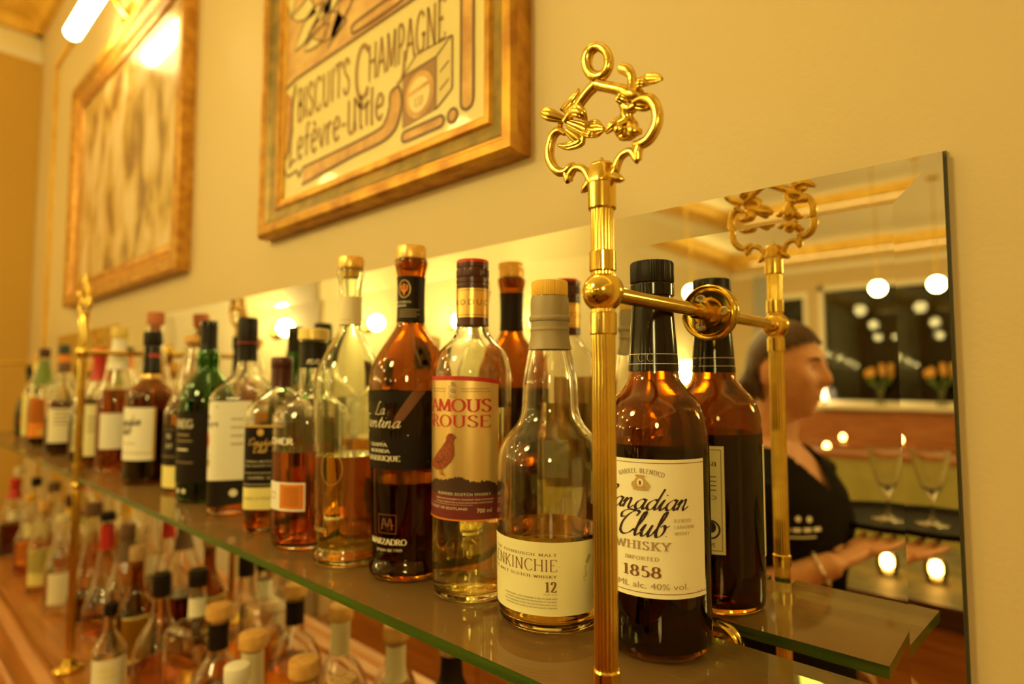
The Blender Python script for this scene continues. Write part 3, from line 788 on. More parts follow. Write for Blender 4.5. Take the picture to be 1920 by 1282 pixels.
# --- bottles further left, small and soft in the photo
def plain_bottle(name, label, x, y, z0, h, r, kind, glass, liqm, lev, capm, capk='plain', lab=None, neck=None, group=UP, wall=.0028, capr=None, caph=None, square=None, yaw=0):
    """kind: shoulder shape. lab = (material, z0, z1, half arc, [extra layers]); neck = (material, z0, z1) as shares of the height"""
    ch = caph or (.03 if h > .26 else .022)
    nt = h - ch
    if kind == 'high':     # tall straight neck, round shoulder
        pr = [(r*.86,0),(r*.97,.002),(r,.010),(r,.02),(r,h*.54),(r*.94,h*.60),(r*.66,h*.67),(r*.40,h*.74),(r*.34,h*.80),(r*.33,nt)]
    elif kind == 'slope':  # long sloping shoulder
        pr = [(r*.86,0),(r*.97,.002),(r,.010),(r,.02),(r,h*.44),(r*.93,h*.52),(r*.72,h*.64),(r*.48,h*.77),(r*.36,h*.86),(r*.36,nt)]
    elif kind == 'pot':    # bulbous
        pr = [(r*.70,0),(r*.86,.003),(r*.97,.016),(r,h*.22),(r*.97,h*.38),(r*.82,h*.50),(r*.52,h*.60),(r*.36,h*.68),(r*.32,h*.76),(r*.33,nt)]
    elif kind == 'ball':   # round decanter
        pr = [(r*.55,0),(r*.75,.004),(r*.95,h*.14),(r,h*.28),(r*.93,h*.42),(r*.70,h*.54),(r*.42,h*.62),(r*.32,h*.68),(r*.32,nt)]
    elif kind == 'flare':  # flask with wide low body and long cone neck
        pr = [(r*.90,0),(r*.99,.003),(r,.012),(r,h*.20),(r*.90,h*.28),(r*.62,h*.42),(r*.42,h*.60),(r*.34,h*.76),(r*.30,nt-.01),(r*.36,nt)]
    else:                  # square shoulder
        pr = [(r*.90,0),(r*.98,.002),(r,.010),(r,.02),(r,h*.57),(r*.98,h*.61),(r*.85,h*.645),(r*.40,h*.68),(r*.32,h*.72),(r*.32,nt)]
    if kind == 'box' and square is None: square = (7, .95, h*.60, h*.68)
    q = Bottle(name, label, x, y, z0, pr, glass, wall, group=group, square=square, yaw=yaw, seg=44, smooth=3)
    if liqm: q.liquid(h * lev, liqm)
    cr = capr or (q.R(nt) + .0022)
    q.cap(capm, nt + .0003, h, cr, kind=capk)
    if neck: q.sleeve(neck[0], h * neck[1], min(h * neck[2], nt), .0006)
    if lab:
        va = view_angle(x, y) if len(lab) < 6 else lab[5]
        ls = [(rect(-lab[3], h * lab[1], lab[3], h * lab[2]), lab[0])] + (lab[4] if len(lab) > 4 and lab[4] else [])
        q.label(va, ls, rref=r)
    return q
def bars(r, z0, n, m, step=.011, wd=.5):
    return [(rect(-r * wd, z0 - i * step, r * wd * (.6 + .4 * (i % 2)), z0 - i * step + step * .35), m) for i in range(n)]

plain_bottle('whisky_bottle', 'tall clear bottle with red-brown cork rising above its neighbours', -1.530, -.050, ZS, .368, .041, 'slope', CLEAR, AMBERL, .50, REDCORK, 'cork', None, (MAROON, .80, .88), capr=.018)
plain_bottle('gin_bottle', 'clear bottle with white neck label and pale screw cap, right of a red-necked bottle', -1.636, -.094, ZS, .338, .040, 'slope', CLEAR, REDL, .56, BRCAP, 'ribbed', (CREAMW, .16, .40, .035, []), (CREAMW, .70, .92))
plain_bottle('vermouth_bottle', 'bottle with red neck foil and pale yellow label, right of left brass post', -1.752, -.105, ZS, .292, .040, 'high', CLEAR, REDL, .40, REDCAP, 'plain', (PALEY, .10, .52, .046, bars(.04, .12, 4, GREYI)), (REDCAP, .72, .92))
plain_bottle('whisky_bottle', 'squat clear bottle with orange cork and pale label, tight behind left brass post', -1.865, -.098, ZS, .262, .042, 'pot', CLEAR, DARKR, .62, ORCORK, 'cork', (PALEY, .12, .46, .040, bars(.04, .10, 3, GREYI)), capr=.017)
plain_bottle('whisky_bottle', 'bottle with white neck foil, first to the left of the left brass post', -1.985, -.075, ZS, .268, .037, 'slope', CLEAR, AMBERL, .44, CREAMCAP, 'plain', (CREAM, .14, .42, .034, bars(.037, .09, 3, BROWNI)), (CREAMCAP, .72, .93))
plain_bottle('brandy_bottle', 'clear-shouldered bottle of dark liqueur with cream label, left of the left post', -2.095, -.110, ZS, .262, .040, 'high', CLEAR, DARKR, .40, BROWNCAP, 'plain', (CREAM, .14, .50, .036, bars(.04, .12, 4, GREYI)))
plain_bottle('liqueur_bottle', 'bottle with dark green cap over a broad orange neck band', -2.235, -.085, ZS, .318, .041, 'high', CLEAR, DARKR, .46, DGREENCAP, 'plain', (MAROON, .10, .44, .040, []), (ORANGE, .76, .905), caph=.030)
plain_bottle('liqueur_bottle', 'green-necked bottle with tall orange label', -2.400, -.105, ZS, .312, .038, 'slope', GREENISH, DARKL, .40, MAROON, 'plain', (ORANGE, .10, .50, .042, [(disc(0, .045, .014, .008), YCAP)]), (mat('green_foil', (.16, .22, .03), .4), .62, .88))
plain_bottle('liqueur_bottle', 'bottle with orange foil top and pale yellow label, second from the shelf end', -2.585, -.090, ZS, .300, .040, 'high', CLEAR, GOLDL, .45, ORCORK, 'plain', (YELLOWL, .08, .54, .046, bars(.04, .13, 2, GREYI)), (BRCAP, .80, .9))
plain_bottle('liqueur_bottle', 'dark green bottle with red label patch at the left end of the shelf', -2.80, -.075, ZS, .262, .042, 'pot', GREENG, DARKR, .50, BLACK, 'plain', (REDCAP, .20, .40, .030, []))

# bottles on the wooden counter under the shelf
LB = plain_bottle
LB('brandy_bottle', 'round clear decanter with flat orange cork and dark neck label, beside the square decanter', -1.0823, -.0701, ZC, .240, .052, 'ball', CLEAR, AMBERL, .40, ORCORK, 'cork', None, (BLACK, .70, .88), LOW, capr=.021)
LB('brandy_bottle', 'bottle with thick orange cork over a tall cream neck capsule', -.9352, -.0770, ZC, .236, .050, 'ball', CLEAR, GOLDL, .38, ORCORK, 'cork', None, (CREAMCAP, .66, .89), LOW, capr=.021, wall=.003)
LB('liqueur_bottle', 'clear jug-shaped bottle with tall plain black cap', -1.3243, -.0840, ZC, .245, .048, 'pot', CLEAR, AMBERL, .30, BLACK, 'plain', None, None, LOW, caph=.045, capr=.017)
q = LB('square_decanter', 'square clear decanter with cream neck label and wide flat shoulders', -1.1950, -.0640, ZC, .275, .045, 'box', CLEAR, GOLDL, .42, BLACK, 'plain', None, (CREAM, .70, .82), LOW, yaw=R(14), capr=.017)
LB('gin_bottle', 'slim bottle wrapped in a tall cream label, at the front of the counter', -1.3400, -.1650, ZC, .205, .030, 'high', CLEAR, WATERY, .5, BLACK, 'plain', (CREAM, .06, .54, .032, bars(.03, .09, 2, YELLOWL)), None, LOW, wall=.002)
LB('brandy_bottle', 'low bottle with pale yellow-orange flat cork at the front of the counter', -.7787, -.0777, ZC, .245, .046, 'pot', CLEAR, AMBERL, .34, ORCORK, 'cork', None, (CREAMCAP, .66, .88), LOW, capr=.020)
LB('liqueur_bottle', 'small round-shouldered bottle with white stopper between two cork-topped bottles', -.8570, -.1350, ZC, .232, .040, 'pot', CLEAR, WATERY, .42, CREAMW, 'plain', (CREAMW, .12, .42, .030, []), None, LOW, capr=.017)
LB('brandy_bottle', 'bottle with dark cork and black neck, under the shelf below the bird label', -.6630, -.0900, ZC, .262, .046, 'high', BROWNG, DARKL, .4, CORK, 'cork', None, (BLACK, .72, .88), LOW, capr=.018)
LB('liqueur_bottle', 'bottle with bright yellow cap under the shelf near the front brass post', -.4560, -.0800, ZC, .282, .048, 'high', CLEAR, GOLDL, .4, YCAP, 'ribbed', None, None, LOW, capr=.021)
LB('vermouth_bottle', 'clear flask with black and red banded capsule beside the left post', -1.7650, -.0700, ZC, .296, .046, 'flare', CLEAR, AMBERL, .20, BLACK, 'plain', None, (REDCAP, .70, .90), LOW, capr=.017, caph=.020)
LB('whisky_bottle', 'clear bottle with dull brown capsule next to the red and black capsule', -1.6300, -.0620, ZC, .285, .042, 'slope', CLEAR, DARKR, .34, BROWNCAP, 'plain', None, (BROWNCAP, .72, .89), LOW, capr=.016)
LB('liqueur_bottle', 'long cone-necked flask of dark red liqueur with square brown cork', -1.9000, -.0700, ZC, .300, .050, 'flare', CLEAR, DARKR, .22, BROWNCAP, 'plain', None, None, LOW, capr=.020, caph=.034)
LB('liqueur_bottle', 'amber ribbed-glass bottle with yellow side label at the front of the counter', -1.5050, -.0760, ZC, .262, .040, 'pot', AMBERG, DARKL, .40, CORK, 'cork', (YELLOWL, .10, .46, .030, []), None, LOW, capr=.016)
LOWL = [
 (-2.030, -.110, .255, .036, 'slope', CLEAR, WATERY, CREAMCAP, 'plain', (CREAM, .10, .42, .030, []), None, 'clear bottle with cream strip label, just left of the post foot'),
 (-2.130, -.070, .290, .042, 'high', CLEAR, AMBERL, MAROON, 'plain', None, (YCAP, .72, .88), 'bottle with yellow neck band under a maroon cap, left of the left post'),
 (-2.250, -.110, .265, .040, 'slope', CLEAR, GOLDL, ORCORK, 'cork', (YELLOWL, .10, .50, .044, []), None, 'bottle with broad yellow label and orange cork on the counter'),
 (-2.370, -.070, .300, .042, 'flare', CLEAR, AMBERL, BROWNCAP, 'plain', None, None, 'cone-necked flask with brown cap among the far counter bottles'),
 (-2.500, -.105, .250, .040, 'pot', CLEAR, REDL, YCAP, 'ribbed', (ORANGE, .14, .42, .036, []), None, 'pot-bellied bottle with orange label and yellow cap'),
 (-2.640, -.070, .285, .040, 'high', CLEAR, GOLDL, BLACK, 'plain', (YELLOWL, .12, .48, .040, []), None, 'straight bottle with yellow label and black cap, far along the counter'),
 (-2.790, -.105, .270, .042, 'slope', CLEAR, DARKR, REDCAP, 'plain', None, (REDCAP, .74, .88), 'bottle with red cap and red neck foil near the end wall'),
 (-2.960, -.070, .290, .042, 'high', CLEAR, AMBERL, CREAMCAP, 'plain', (CREAM, .12, .46, .040, []), None, 'bottle with cream label and cap, last on the counter'),
]
for x, y, h, r, k, g, l, cm, ck, lb, nk, txt in LOWL:
    LB('spirit_bottle', txt, x, y, ZC, h, r, k, g, l, .42, cm, ck, lb, nk, LOW)

# ------------------------------------------------------------------ the wall, shelf and mirror
XL, XR_, YB, ZT = -3.68, 2.6, -8.70, 3.45
mb = MB(); mb.box((XL - .1, .04, 0), (XR_ + .1, .14, ZT), WALL); struct(mb.build('wall_back', smooth=False))
mb = MB(); mb.box((-3.05, .0075, 0), (XR_, .0395, 2.865), WALL)
struct(mb.build('trim_1', smooth=False))
mb = MB(); mb.box((-3.075, -.004, 0), (-3.05, .0395, 2.89), GOLDP); mb.box((-3.05, -.004, 2.865), (XR_, .0395, 2.89), GOLDP)
struct(mb.build('trim_13', smooth=False))
mb = MB(); mb.box((XL - .1, YB - .1, 0), (XL, .04, ZT), WALLP); struct(mb.build('wall_left', smooth=False))
mb = MB(); mb.box((XR_, YB - .1, 0), (XR_ + .1, .04, ZT), WALL); struct(mb.build('wall_right', smooth=False))
mb = MB(); mb.box((XL - .1, YB - .1, ZT), (XR_ + .1, .14, ZT + .1), CEIL); struct(mb.build('ceiling', smooth=False))
mb = MB(); mb.box((XL - .1, YB - .1, -.1), (XR_ + .1, .14, 0), FLOORM); struct(mb.build('floor', smooth=False))
# opposite wall with its window and door openings
WX0, WX1, WZ0, WZ1 = -2.42, .55, 1.20, 2.86
DX0, DX1, DZ1 = -3.02, -2.56, 2.80
mb = MB()
for lo, hi_ in (((XL, YB - .1, WZ1), (XR_, YB, ZT)), ((WX1, YB - .1, 0), (XR_, YB, WZ1)), ((DX1, YB - .1, 0), (WX0, YB, WZ1)), ((WX0, YB - .1, 0), (WX1, YB, WZ0)), ((XL, YB - .1, 0), (DX0, YB, WZ1)), ((DX0, YB - .1, DZ1), (DX1, YB, WZ1))):
    mb.box(lo, hi_, WALL)
struct(mb.build('wall_front', smooth=False))
PANE = thin_glass('window_pane', (.5, .5, .5), .01, 1.55)
wf = MB(); t = .07
wf.box((WX0, YB - .06, WZ0), (WX0 + t, YB + .03, WZ1), WHITEP); wf.box((WX1 - t, YB - .06, WZ0), (WX1, YB + .03, WZ1), WHITEP)
wf.box((WX0, YB - .06, WZ0), (WX1, YB + .03, WZ0 + .05), WHITEP); wf.box((WX0, YB - .06, WZ1 - t), (WX1, YB + .03, WZ1), WHITEP)
win = struct(wf.build('window_1', smooth=False))
p = MB(); p.box((WX0 + t, YB - .03, WZ0 + .05), (WX1 - t, YB - .024, WZ1 - t), PANE); p.build('pane', win, smooth=False)
p = MB(); p.box((WX0 - .05, YB + .0, WZ0 - .05), (WX1 + .05, YB + .28, WZ0), WHITEP); struct(p.build('window_sill', win, smooth=False))
df = MB()
df.box((DX0, YB - .06, 0), (DX0 + .06, YB + .03, DZ1), WHITEP); df.box((DX1 - .06, YB - .06, 0), (DX1, YB + .03, DZ1), WHITEP)
for z0, z1 in ((0, .95), (1.55, 1.68), (2.08, 2.24), (DZ1 - .08, DZ1)): df.box((DX0 + .06, YB - .05, z0), (DX1 - .06, YB + .01, z1), WHITEP)
dr = struct(df.build('door_1', smooth=False))
p = MB(); p.box((DX0 + .06, YB - .03, .95), (DX1 - .06, YB - .025, DZ1 - .08), PANE); p.build('pane', dr, smooth=False)
# night outside
mb = MB(); mb.box((-6, YB - 1.6, -.2), (5, YB - 1.5, 5), mat('night_hedge', (.012, .014, .006), .8, noise=(3, (.03, .028, .01), 6))); struct(mb.build('wall_outside', smooth=False))
# gilded cornice around the ceiling
def cornice(name, pts, m):
    """profile swept along one wall; pts = 8 corners"""
    b_ = MB(); b_.add(*pts, m); return struct(b_.build(name, smooth=False))
def cor_y(name, x, sx, y0, y1):
    P = [(0,0),(.03,0),(.045,.05),(.09,.08),(.13,.14),(.16,.15),(.16,.20),(0,.20)]
    v = [(x + sx * a, y0, ZT - .20 + z) for a, z in P] + [(x + sx * a, y1, ZT - .20 + z) for a, z in P]
    n = len(P); f = [(i, (i+1) % n, n + (i+1) % n, n + i) for i in range(n)]
    return cornice(name, (v, f), GOLDP)
def cor_x(name, y, sy, x0, x1):
    P = [(0,0),(.03,0),(.045,.05),(.09,.08),(.13,.14),(.16,.15),(.16,.20),(0,.20)]
    v = [(x0, y + sy * a, ZT - .20 + z) for a, z in P] + [(x1, y + sy * a, ZT - .20 + z) for a, z in P]
    n = len(P); f = [(i, (i+1) % n, n + (i+1) % n, n + i) for i in range(n)]
    return cornice(name, (v, f), GOLDP)
cor_y('trim_2', XL, 1, YB, .04); cor_x('trim_3', YB, 1, XL, XR_); cor_y('trim_4', XR_, -1, YB, .04); cor_x('trim_5', .04, -1, XL, XR_)
for i, (lo, hi_) in enumerate((((XL, YB, 3.10), (XR_, YB + .025, 3.16)), ((XL, YB, 3.10), (XL + .025, .04, 3.16)))):
    mb = MB(); mb.box(lo, hi_, WHITEP); struct(mb.build('trim_%d' % (6 + i), smooth=False))

# mirror, bevelled on all sides
MX0, MX1, MZ0, MZ1, BV = -2.80, -.0503, ZC + .012, 1.7107, .0315
dz = .00118
mb = MB()
o4 = [(MX0, -dz, MZ0), (MX1, -dz, MZ0), (MX1, -dz, MZ1), (MX0, -dz, MZ1)]
i4 = [(MX0 + BV, 0, MZ0 + BV), (MX1 - BV, 0, MZ0 + BV), (MX1 - BV, 0, MZ1 - BV), (MX0 + BV, 0, MZ1 - BV)]
k4 = [(x, .0070, z) for x, _, z in o4]
mb.add(i4, [(0, 1, 2, 3)], MIRROR)
mb.add(o4 + i4, [(0, 1, 5, 4), (1, 2, 6, 5), (2, 3, 7, 6), (3, 0, 4, 7)], MIRROR)
mb.add(o4 + k4, [(1, 0, 4, 5), (2, 1, 5, 6), (3, 2, 6, 7), (0, 3, 7, 4), (4, 7, 6, 5)], MIRE)
mir = mb.build('wall_mirror', smooth=False)
mb = MB(); mb.box((MX0 - .0018, .0052, MZ0), (MX1 + .0018, .0074, MZ1 + .0018), MIRE); mb.build('edge_line', mir, smooth=False)  # dark sheet showing as a thin line along the mirror's edges
tag(mir, 'long mirror on the wall in back of the bottles', 'mirror')

# glass shelf with a notch for each post
PX = [-.2235, -1.6047, -2.9859]; PY = -.1713
SX0, SX1, SY0, SY1, ST = -3.20, -.0985, -.1745, -.0193, .0095
NW, ND = .0125, .0140
top = [(SX0, SY1), (SX0, SY0)]
for x in sorted(PX):
    top += [(x - NW, SY0), (x - NW, SY0 + ND)] + [(x + NW * math.cos(a), SY0 + ND + .004 * math.sin(a)) for a in [PI - PI * i / 8 for i in range(1, 8)]] + [(x + NW, SY0 + ND), (x + NW, SY0)]
top += [(SX1, SY0), (SX1, SY1)]
n = len(top)
mb = MB()
mb.add([(x, y, ZS) for x, y in top], [tuple(range(n))], SHELFG)
mb.add([(x, y, ZS - ST) for x, y in top], [tuple(reversed(range(n)))], SHELFG)
mb.add([(x, y, ZS) for x, y in top] + [(x, y, ZS - ST) for x, y in top], [(i, n + i, n + (i+1) % n, (i+1) % n) for i in range(n)], SHELFE)
sh = mb.build('glass_shelf', smooth=False)
tag(sh, 'long clear glass shelf with green edge carrying the upper bottles', 'shelf')

# brass posts
FIN = [
 ('ring',[(-2.5,260.5,2.6),(1.6,260.2,2.6),(4.8,262,2.4),(6.6,265.6,2.4),(6.7,270.3,2.3),(5,275.2,2.1),(1.8,279.4,2.1),(-2.2,282,2.3),(-6.3,282.5,2.6),(-9.7,280.8,2.8),(-11.6,277.1,2.8),(-11.6,272.2,2.6),(-9.8,267.2,2.6),(-6.5,263,2.6),(-2.5,260.5,2.6)]),
 ('armL',[(-3.9,255.7,2.6),(-9.9,252.6,2.4),(-14.8,249.1,2.3),(-19.2,245.3,2.1),(-26.1,241.2,2.1),(-31.3,236.4,1.9)]),
 ('armR',[(-3.4,255.3,2.6),(3,251.8,2.4),(9.9,248.2,2.4),(16.5,244.7,2.4),(22,241,2.6)]),
 ('ribL',[(-4,253.7,1.2),(5.3,249.5,1.2),(15.4,244.1,1.2)]),
 ('scrL',[(-31.3,227.9,1),(-36.2,231.5,1.9),(-41.5,230.3,2.2),(-44.7,224.2,2.2),(-45.9,217,2.3),(-43.9,209,2.3),(-38,201.7,2.1),(-31.5,199.6,1.9),(-27.1,202.2,1.6),(-23.3,204.4,0.7)]),
 ('scrL2',[(-31.5,200.1,1.6),(-28.4,192.6,1.7),(-27.1,196.5,1.9),(-22.7,200.1,1.7),(-16.5,198.6,1.7),(-12.3,194,1.7),(-9.4,187.3,1.7)]),
 ('scrR',[(25.1,233.2,1.2),(32.5,233.7,1.9),(38.1,230.9,2.3),(42.1,224,2.3),(43,216.2,2.3),(40.3,209.5,2.3),(35.7,204.7,2.2),(29.9,203.5,2.1),(25.2,205.2,1.2)]),
 ('scrR2',[(29.9,203,1.9),(28.3,198.7,1.9),(27.9,193.5,1.6),(24.1,199.8,1.7),(19.2,200.6,1.7),(14.8,198.3,1.7),(12,193.7,1.9),(10.8,190,1.7),(4.6,186.1,1.7)]),
 ('leafL1',[(-32.5,245.2,2.3),(-28.6,250.4,3),(-23.5,254,2.3),(-18.5,257,0.5)]),
 ('leafL1b',[(-31.2,243.8,1.7),(-24.8,248.1,1.9),(-19.1,253.6,0.5)]),
 ('leafL2',[(-32.6,238.9,1.7),(-41.7,243.8,3),(-48.4,248,2.3),(-52.5,250.3,0.7)]),
 ('leafL3',[(-27.4,239.4,2.3),(-19.9,240.3,3),(-13.7,236.3,2.6),(-12,231.7,0.7)]),
 ('flowL',[(-28.7,235.6,1.6),(-19.9,230.4,2.8),(-12.6,225.7,3),(-4.3,223.3,3.3),(2.1,221.5,1.2)]),
 ('flowLb',[(-13.8,228.6,1.6),(-6.6,229.1,1.9),(0.4,225,0.7)]),
 ('flowLc',[(-15.1,224.4,1.6),(-7.9,219.8,1.6),(-3.2,218,0.5)]),
 ('leafL4',[(-30,230.7,1.7),(-23.7,224.8,3.1),(-20,220.6,3),(-30.1,219.2,2.1),(-37.9,221.3,0.5)]),
 ('leafL5',[(-35.2,237.5,1.7),(-39.1,234.4,1.7),(-40.4,232.7,0.7)]),
 ('stemR',[(16.7,260,2.3),(21.1,256.9,2.4),(24.3,251.9,1.9),(24.7,245.9,1.9),(24.1,241.2,2.3)]),
 ('leafR1',[(26.3,242.4,1.9),(29.5,246.2,2.6),(34.8,247.2,2.6),(40.9,245.1,2.3),(46.4,241.7,0.9)]),
 ('leafR1b',[(27.4,243,1.7),(32.6,242.2,2.1),(37.8,241.4,0.7)]),
 ('heartR',[(18.7,242.1,3.1),(24.1,239.3,4),(29.4,236.6,3.5),(32.5,232.7,1.7)]),
 ('heartR2',[(16.5,239.9,2.3),(18.6,233.3,3),(22.9,230,3.1),(27.2,230.6,2.3)]),
 ('leafR2',[(27.2,230.6,2.1),(32.4,229.9,2.6),(37.1,229.3,1.9),(34.5,226.4,0.5)]),
 ('leafR3',[(20.8,234.5,2.1),(16.4,237.9,1.9),(14.2,239.6,0.7)]),
 ('lily',[(19.6,231,2.6),(19,226.3,3.1),(19,221.5,4.2),(20,216.3,5.4),(21.1,215,3.8)]),
 ('lilyA',[(17.4,223.9,2.3),(11.8,220.7,2.3),(7.2,218.5,1.7),(5,218.2,0.7)]),
 ('lilyB',[(17.3,221,2.1),(15.1,216.8,2.1),(13.4,213.3,0.7)]),
 ('lilyC',[(22.7,218.4,2.6),(26.9,212.4,2.6),(31.6,211.5,1.2)]),
 ('baseSpikeT',[(0.1,195.1,3.1),(0.2,202,0.7)]),
 ('baseSpikeL',[(-9.4,187.3,2.6),(-14.2,183.3,2.1),(-17.3,181.4,0.5)]),
 ('baseSpikeR',[(9.1,187,3),(14.6,183.8,2.1),(17.9,182.6,0.5)]),
 ('baseSpikeR2',[(9.2,193.8,1.7),(11.4,188.4,1.4),(12.5,190.1,0.5)]),
]
def make_post(x, label):
    t = thing('brass_post', label, 'post', (x, PY, 0), 'brass posts along the shelf edge')
    rz = lambda a: 1 + .02 * math.cos(22 * a)
    def col(name, r, z0, z1, flut=True):
        b_ = MB(); b_.lathe([(r, z0), (r, z1)], BRASS, 176 if flut else 48, modu=(lambda a: 1 - .075 * (1 - abs(math.sin(8 * a)) ** .6)) if flut else None)
        return b_.build(name, t, sharp=60)
    col('column', .0080, ZC + .016, 1.668)
    b_ = MB()
    b_.lathe([(.0150, ZC + .0005), (.0290, ZC + .001), (.0295, ZC + .005), (.0250, ZC + .0085), (.0160, ZC + .0110), (.0125, ZC + .0180), (.0100, ZC + .0230)], BRASS, 48)
    b_.build('base_flange', t)
    def collar(z0, z1, r=.0091):
        b_ = MB(); b_.lathe([(r*.93, z0), (r, z0 + .0008), (r, z1 - .0008), (r*.93, z1)], BRASS, 48); b_.build('collar', t)
    collar(1.6655, 1.6840, .0097); collar(1.6225, 1.6370); collar(1.5795, 1.5948)
    collar(ZS + .013, ZS + .026); collar(ZS - .046, ZS - .032)
    for zb in (1.6088, ZS - .0205):
        top_ = zb > 1.5
        rb = .0142 if top_ else .0105
        b_ = MB(); b_.ball((0, 0, zb), rb, BRASS, 40, 24); b_.build('ball_joint', t, sharp=80)
        rod = .0058 if top_ else .0045
        zr = zb if top_ else ZS - .0165
        b_ = MB()
        L_ = -PY
        b_.lathe([(rod, rb * .8), (rod, L_ - .012)], BRASS, 32, at=(0, 0, zr), axis='y')
        b_.lathe([(rod * 1.25, L_ - .030), (rod * 1.3, L_ - .029), (rod * 1.3, L_ - .016), (rod * 1.7, L_ - .010), (rod * 2.3, L_ - .0036)], BRASS, 32, at=(0, 0, zr), axis='y')
        b_.build('crossbar', t)
        # rosette against the mirror: a flat disc with a raised rim
        rr = .0250 if top_ else .0235
        b_ = MB()
        b_.lathe([(rr * .97, L_ - .0003), (rr, L_ - .002), (rr * .985, L_ - .0052), (rr * .93, L_ - .0066), (rr * .84, L_ - .0052), (rr * .78, L_ - .0028), (.0001, L_ - .0028)], BRASSD if False else BRASS, 64, at=(0, 0, zr), axis='y')
        ro = b_.build('rosette', t)
        for a in (0, PI * 2 / 3, PI * 4 / 3):
            sx_, sz_ = .0142 * math.cos(a), .0142 * math.sin(a)
            b_ = MB()
            b_.lathe([(.0044, L_ - .0028), (.0043, L_ - .0046), (.0036, L_ - .0052), (.0019, L_ - .0052), (.0018, L_ - .0036), (.0001, L_ - .0036)], mat('screw_steel', (.70, .58, .36), .3, 1.0), 24, at=(sx_, 0, zr + sz_), axis='y')
            plabel(b_.build('screw', ro), 'silvery socket-head screw')
    # cast ornament: two flowering scrolls and a ring, lying in a plane along the wall
    b_ = MB()
    for nm, pts in FIN:
        rnd = random.Random(nm)
        flat_ = 1.0
        dy = {'leaf': .004, 'lily': -.003, 'flow': -.003, 'hear': -.001}.get(nm[:4], 0) * (1 if rnd.random() < .6 else -1)
        pp = [(a * .001, dy * math.sin(PI * i / max(1, len(pts) - 1)) , 1.5 + c_ * .001, r_ * .001) for i, (a, c_, r_) in enumerate(pts)]
        pp = smooth_path(pp, 5)
        K_ = 1.35 if nm[:4] == 'lily' else 1.1 if nm[:4] in ('leaf','flow') else 1.3 if nm[:4] in ('hear', 'base') else 1.5 if nm == 'ring' else 1.65
        b_.tube([q_[:3] for q_ in pp], [max(q_[3] * K_, .0005) for q_ in pp], BRASSD, 10)
        if nm[:4] in ('leaf', 'lily', 'flow'):          # cast ribs along petals and leaves
            for sg in (-1, 1):
                rib = []
                for i, q_ in enumerate(pp):
                    a_, b2 = pp[max(i - 1, 0)], pp[min(i + 1, len(pp) - 1)]
                    dx_, dz_ = b2[0] - a_[0], b2[2] - a_[2]; l_ = math.hypot(dx_, dz_) or 1e-9
                    off_ = sg * q_[3] * .95
                    rib.append((q_[0] - dz_ / l_ * off_, q_[1] - .0006, q_[2] + dx_ / l_ * off_))
                b_.tube(rib, [max(q_[3] * .62, .0004) for q_ in pp], BRASSD, 8)
    b_.lathe([(.0100, 1.6835), (.0104, 1.6850), (.0096, 1.6870), (.0094, 1.6950), (.0070, 1.6980), (.0030, 1.6990)], BRASSD, 32, modu=lambda a: 1 + .05 * math.cos(6 * a))
    b_.build('finial', t, sharp=70)
    return t
make_post(PX[0], 'near polished brass post with cast flower-and-ring finial, right of the yellow-capped bottle')
make_post(PX[1], 'middle brass post in the left third, its finial seen edge-on')
make_post(PX[2], 'far brass post by the end wall at the left edge of the photo')

# wooden counter with a moulded front edge
mb = MB()
P = [(-.0, 0), (-.0, -.06), (-.36, -.06), (-.372, -.050), (-.372, -.030), (-.345, -.026), (-.330, -.030), (-.312, -.018), (-.300, -.010), (-.276, -.010), (-.268, -.004), (-.258, -.010), (-.232, -.010), (-.222, -.003), (-.214, .003), (-.206, .004), (-.198, -.001), (-.190, 0)]
yo = .0065
v = [(-3.66, yo + y, ZC + z) for y, z in P] + [(1.2, yo + y, ZC + z) for y, z in P]
n = len(P)
mb.add(v, [(i, n + i, n + (i+1) % n, (i+1) % n) for i in range(n)] + [tuple(reversed(range(n))), tuple(range(n, 2*n))], WOOD)
tag(mb.build('bar_counter', sharp=20), 'long reddish wooden back-bar counter with grooved front moulding', 'counter')
mb = MB(); mb.box((-3.6, -.30, 0), (1.15, .0065, ZC - .0605), WOOD)
for i in range(9):
    x = -3.55 + i * .53
    mb.box((x, -.312, .10), (x + .48, -.3001, ZC - .11), WOODO)
tag(mb.build('back_bar_cabinet', smooth=False), 'panelled wooden cabinet carrying the counter', 'cabinet')

# ------------------------------------------------------------------ paintings and picture lamps
def picture_frame(parent, x0, x1, z0, z1, prof, mats):
    """mitred moulding; prof = (inset from the outer edge, depth from the wall) with a material per segment"""
    corners = lambda d: [(x0 + d, z0 + d), (x1 - d, z0 + d), (x1 - d, z1 - d), (x0 + d, z1 - d)]
    b_ = MB()
    for i in range(len(prof) - 1):
        (d0, h0), (d1, h1) = prof[i], prof[i + 1]
        A, B_ = corners(d0), corners(d1)
        for k in range(4):
            k2 = (k + 1) % 4
            b_.add([(A[k][0], -h0, A[k][1]), (A[k2][0], -h0, A[k2][1]), (B_[k2][0], -h1, B_[k2][1]), (B_[k][0], -h1, B_[k][1])], [(0, 1, 2, 3)], mats[i])
    return b_.build('frame', parent, sharp=25)
GILT = mat('mottled_gilt', (.60, .32, .035), .36, .5, noise=(28, (.36, .15, .02), 6), bump=(60, .2, .001))
GILTB = mat('bright_gilt', (.80, .54, .12), .25, .7, noise=(30, (.70, .42, .08), 4))
COVE = mat('green_gold_cove', (.17, .12, .028), .42, .4, noise=(34, (.32, .20, .04), 6, (1, 1, 1)))
CRACK = mat('dark_gilt', (.42, .18, .02), .4, .4, noise=(40, (.62, .32, .05), 6))

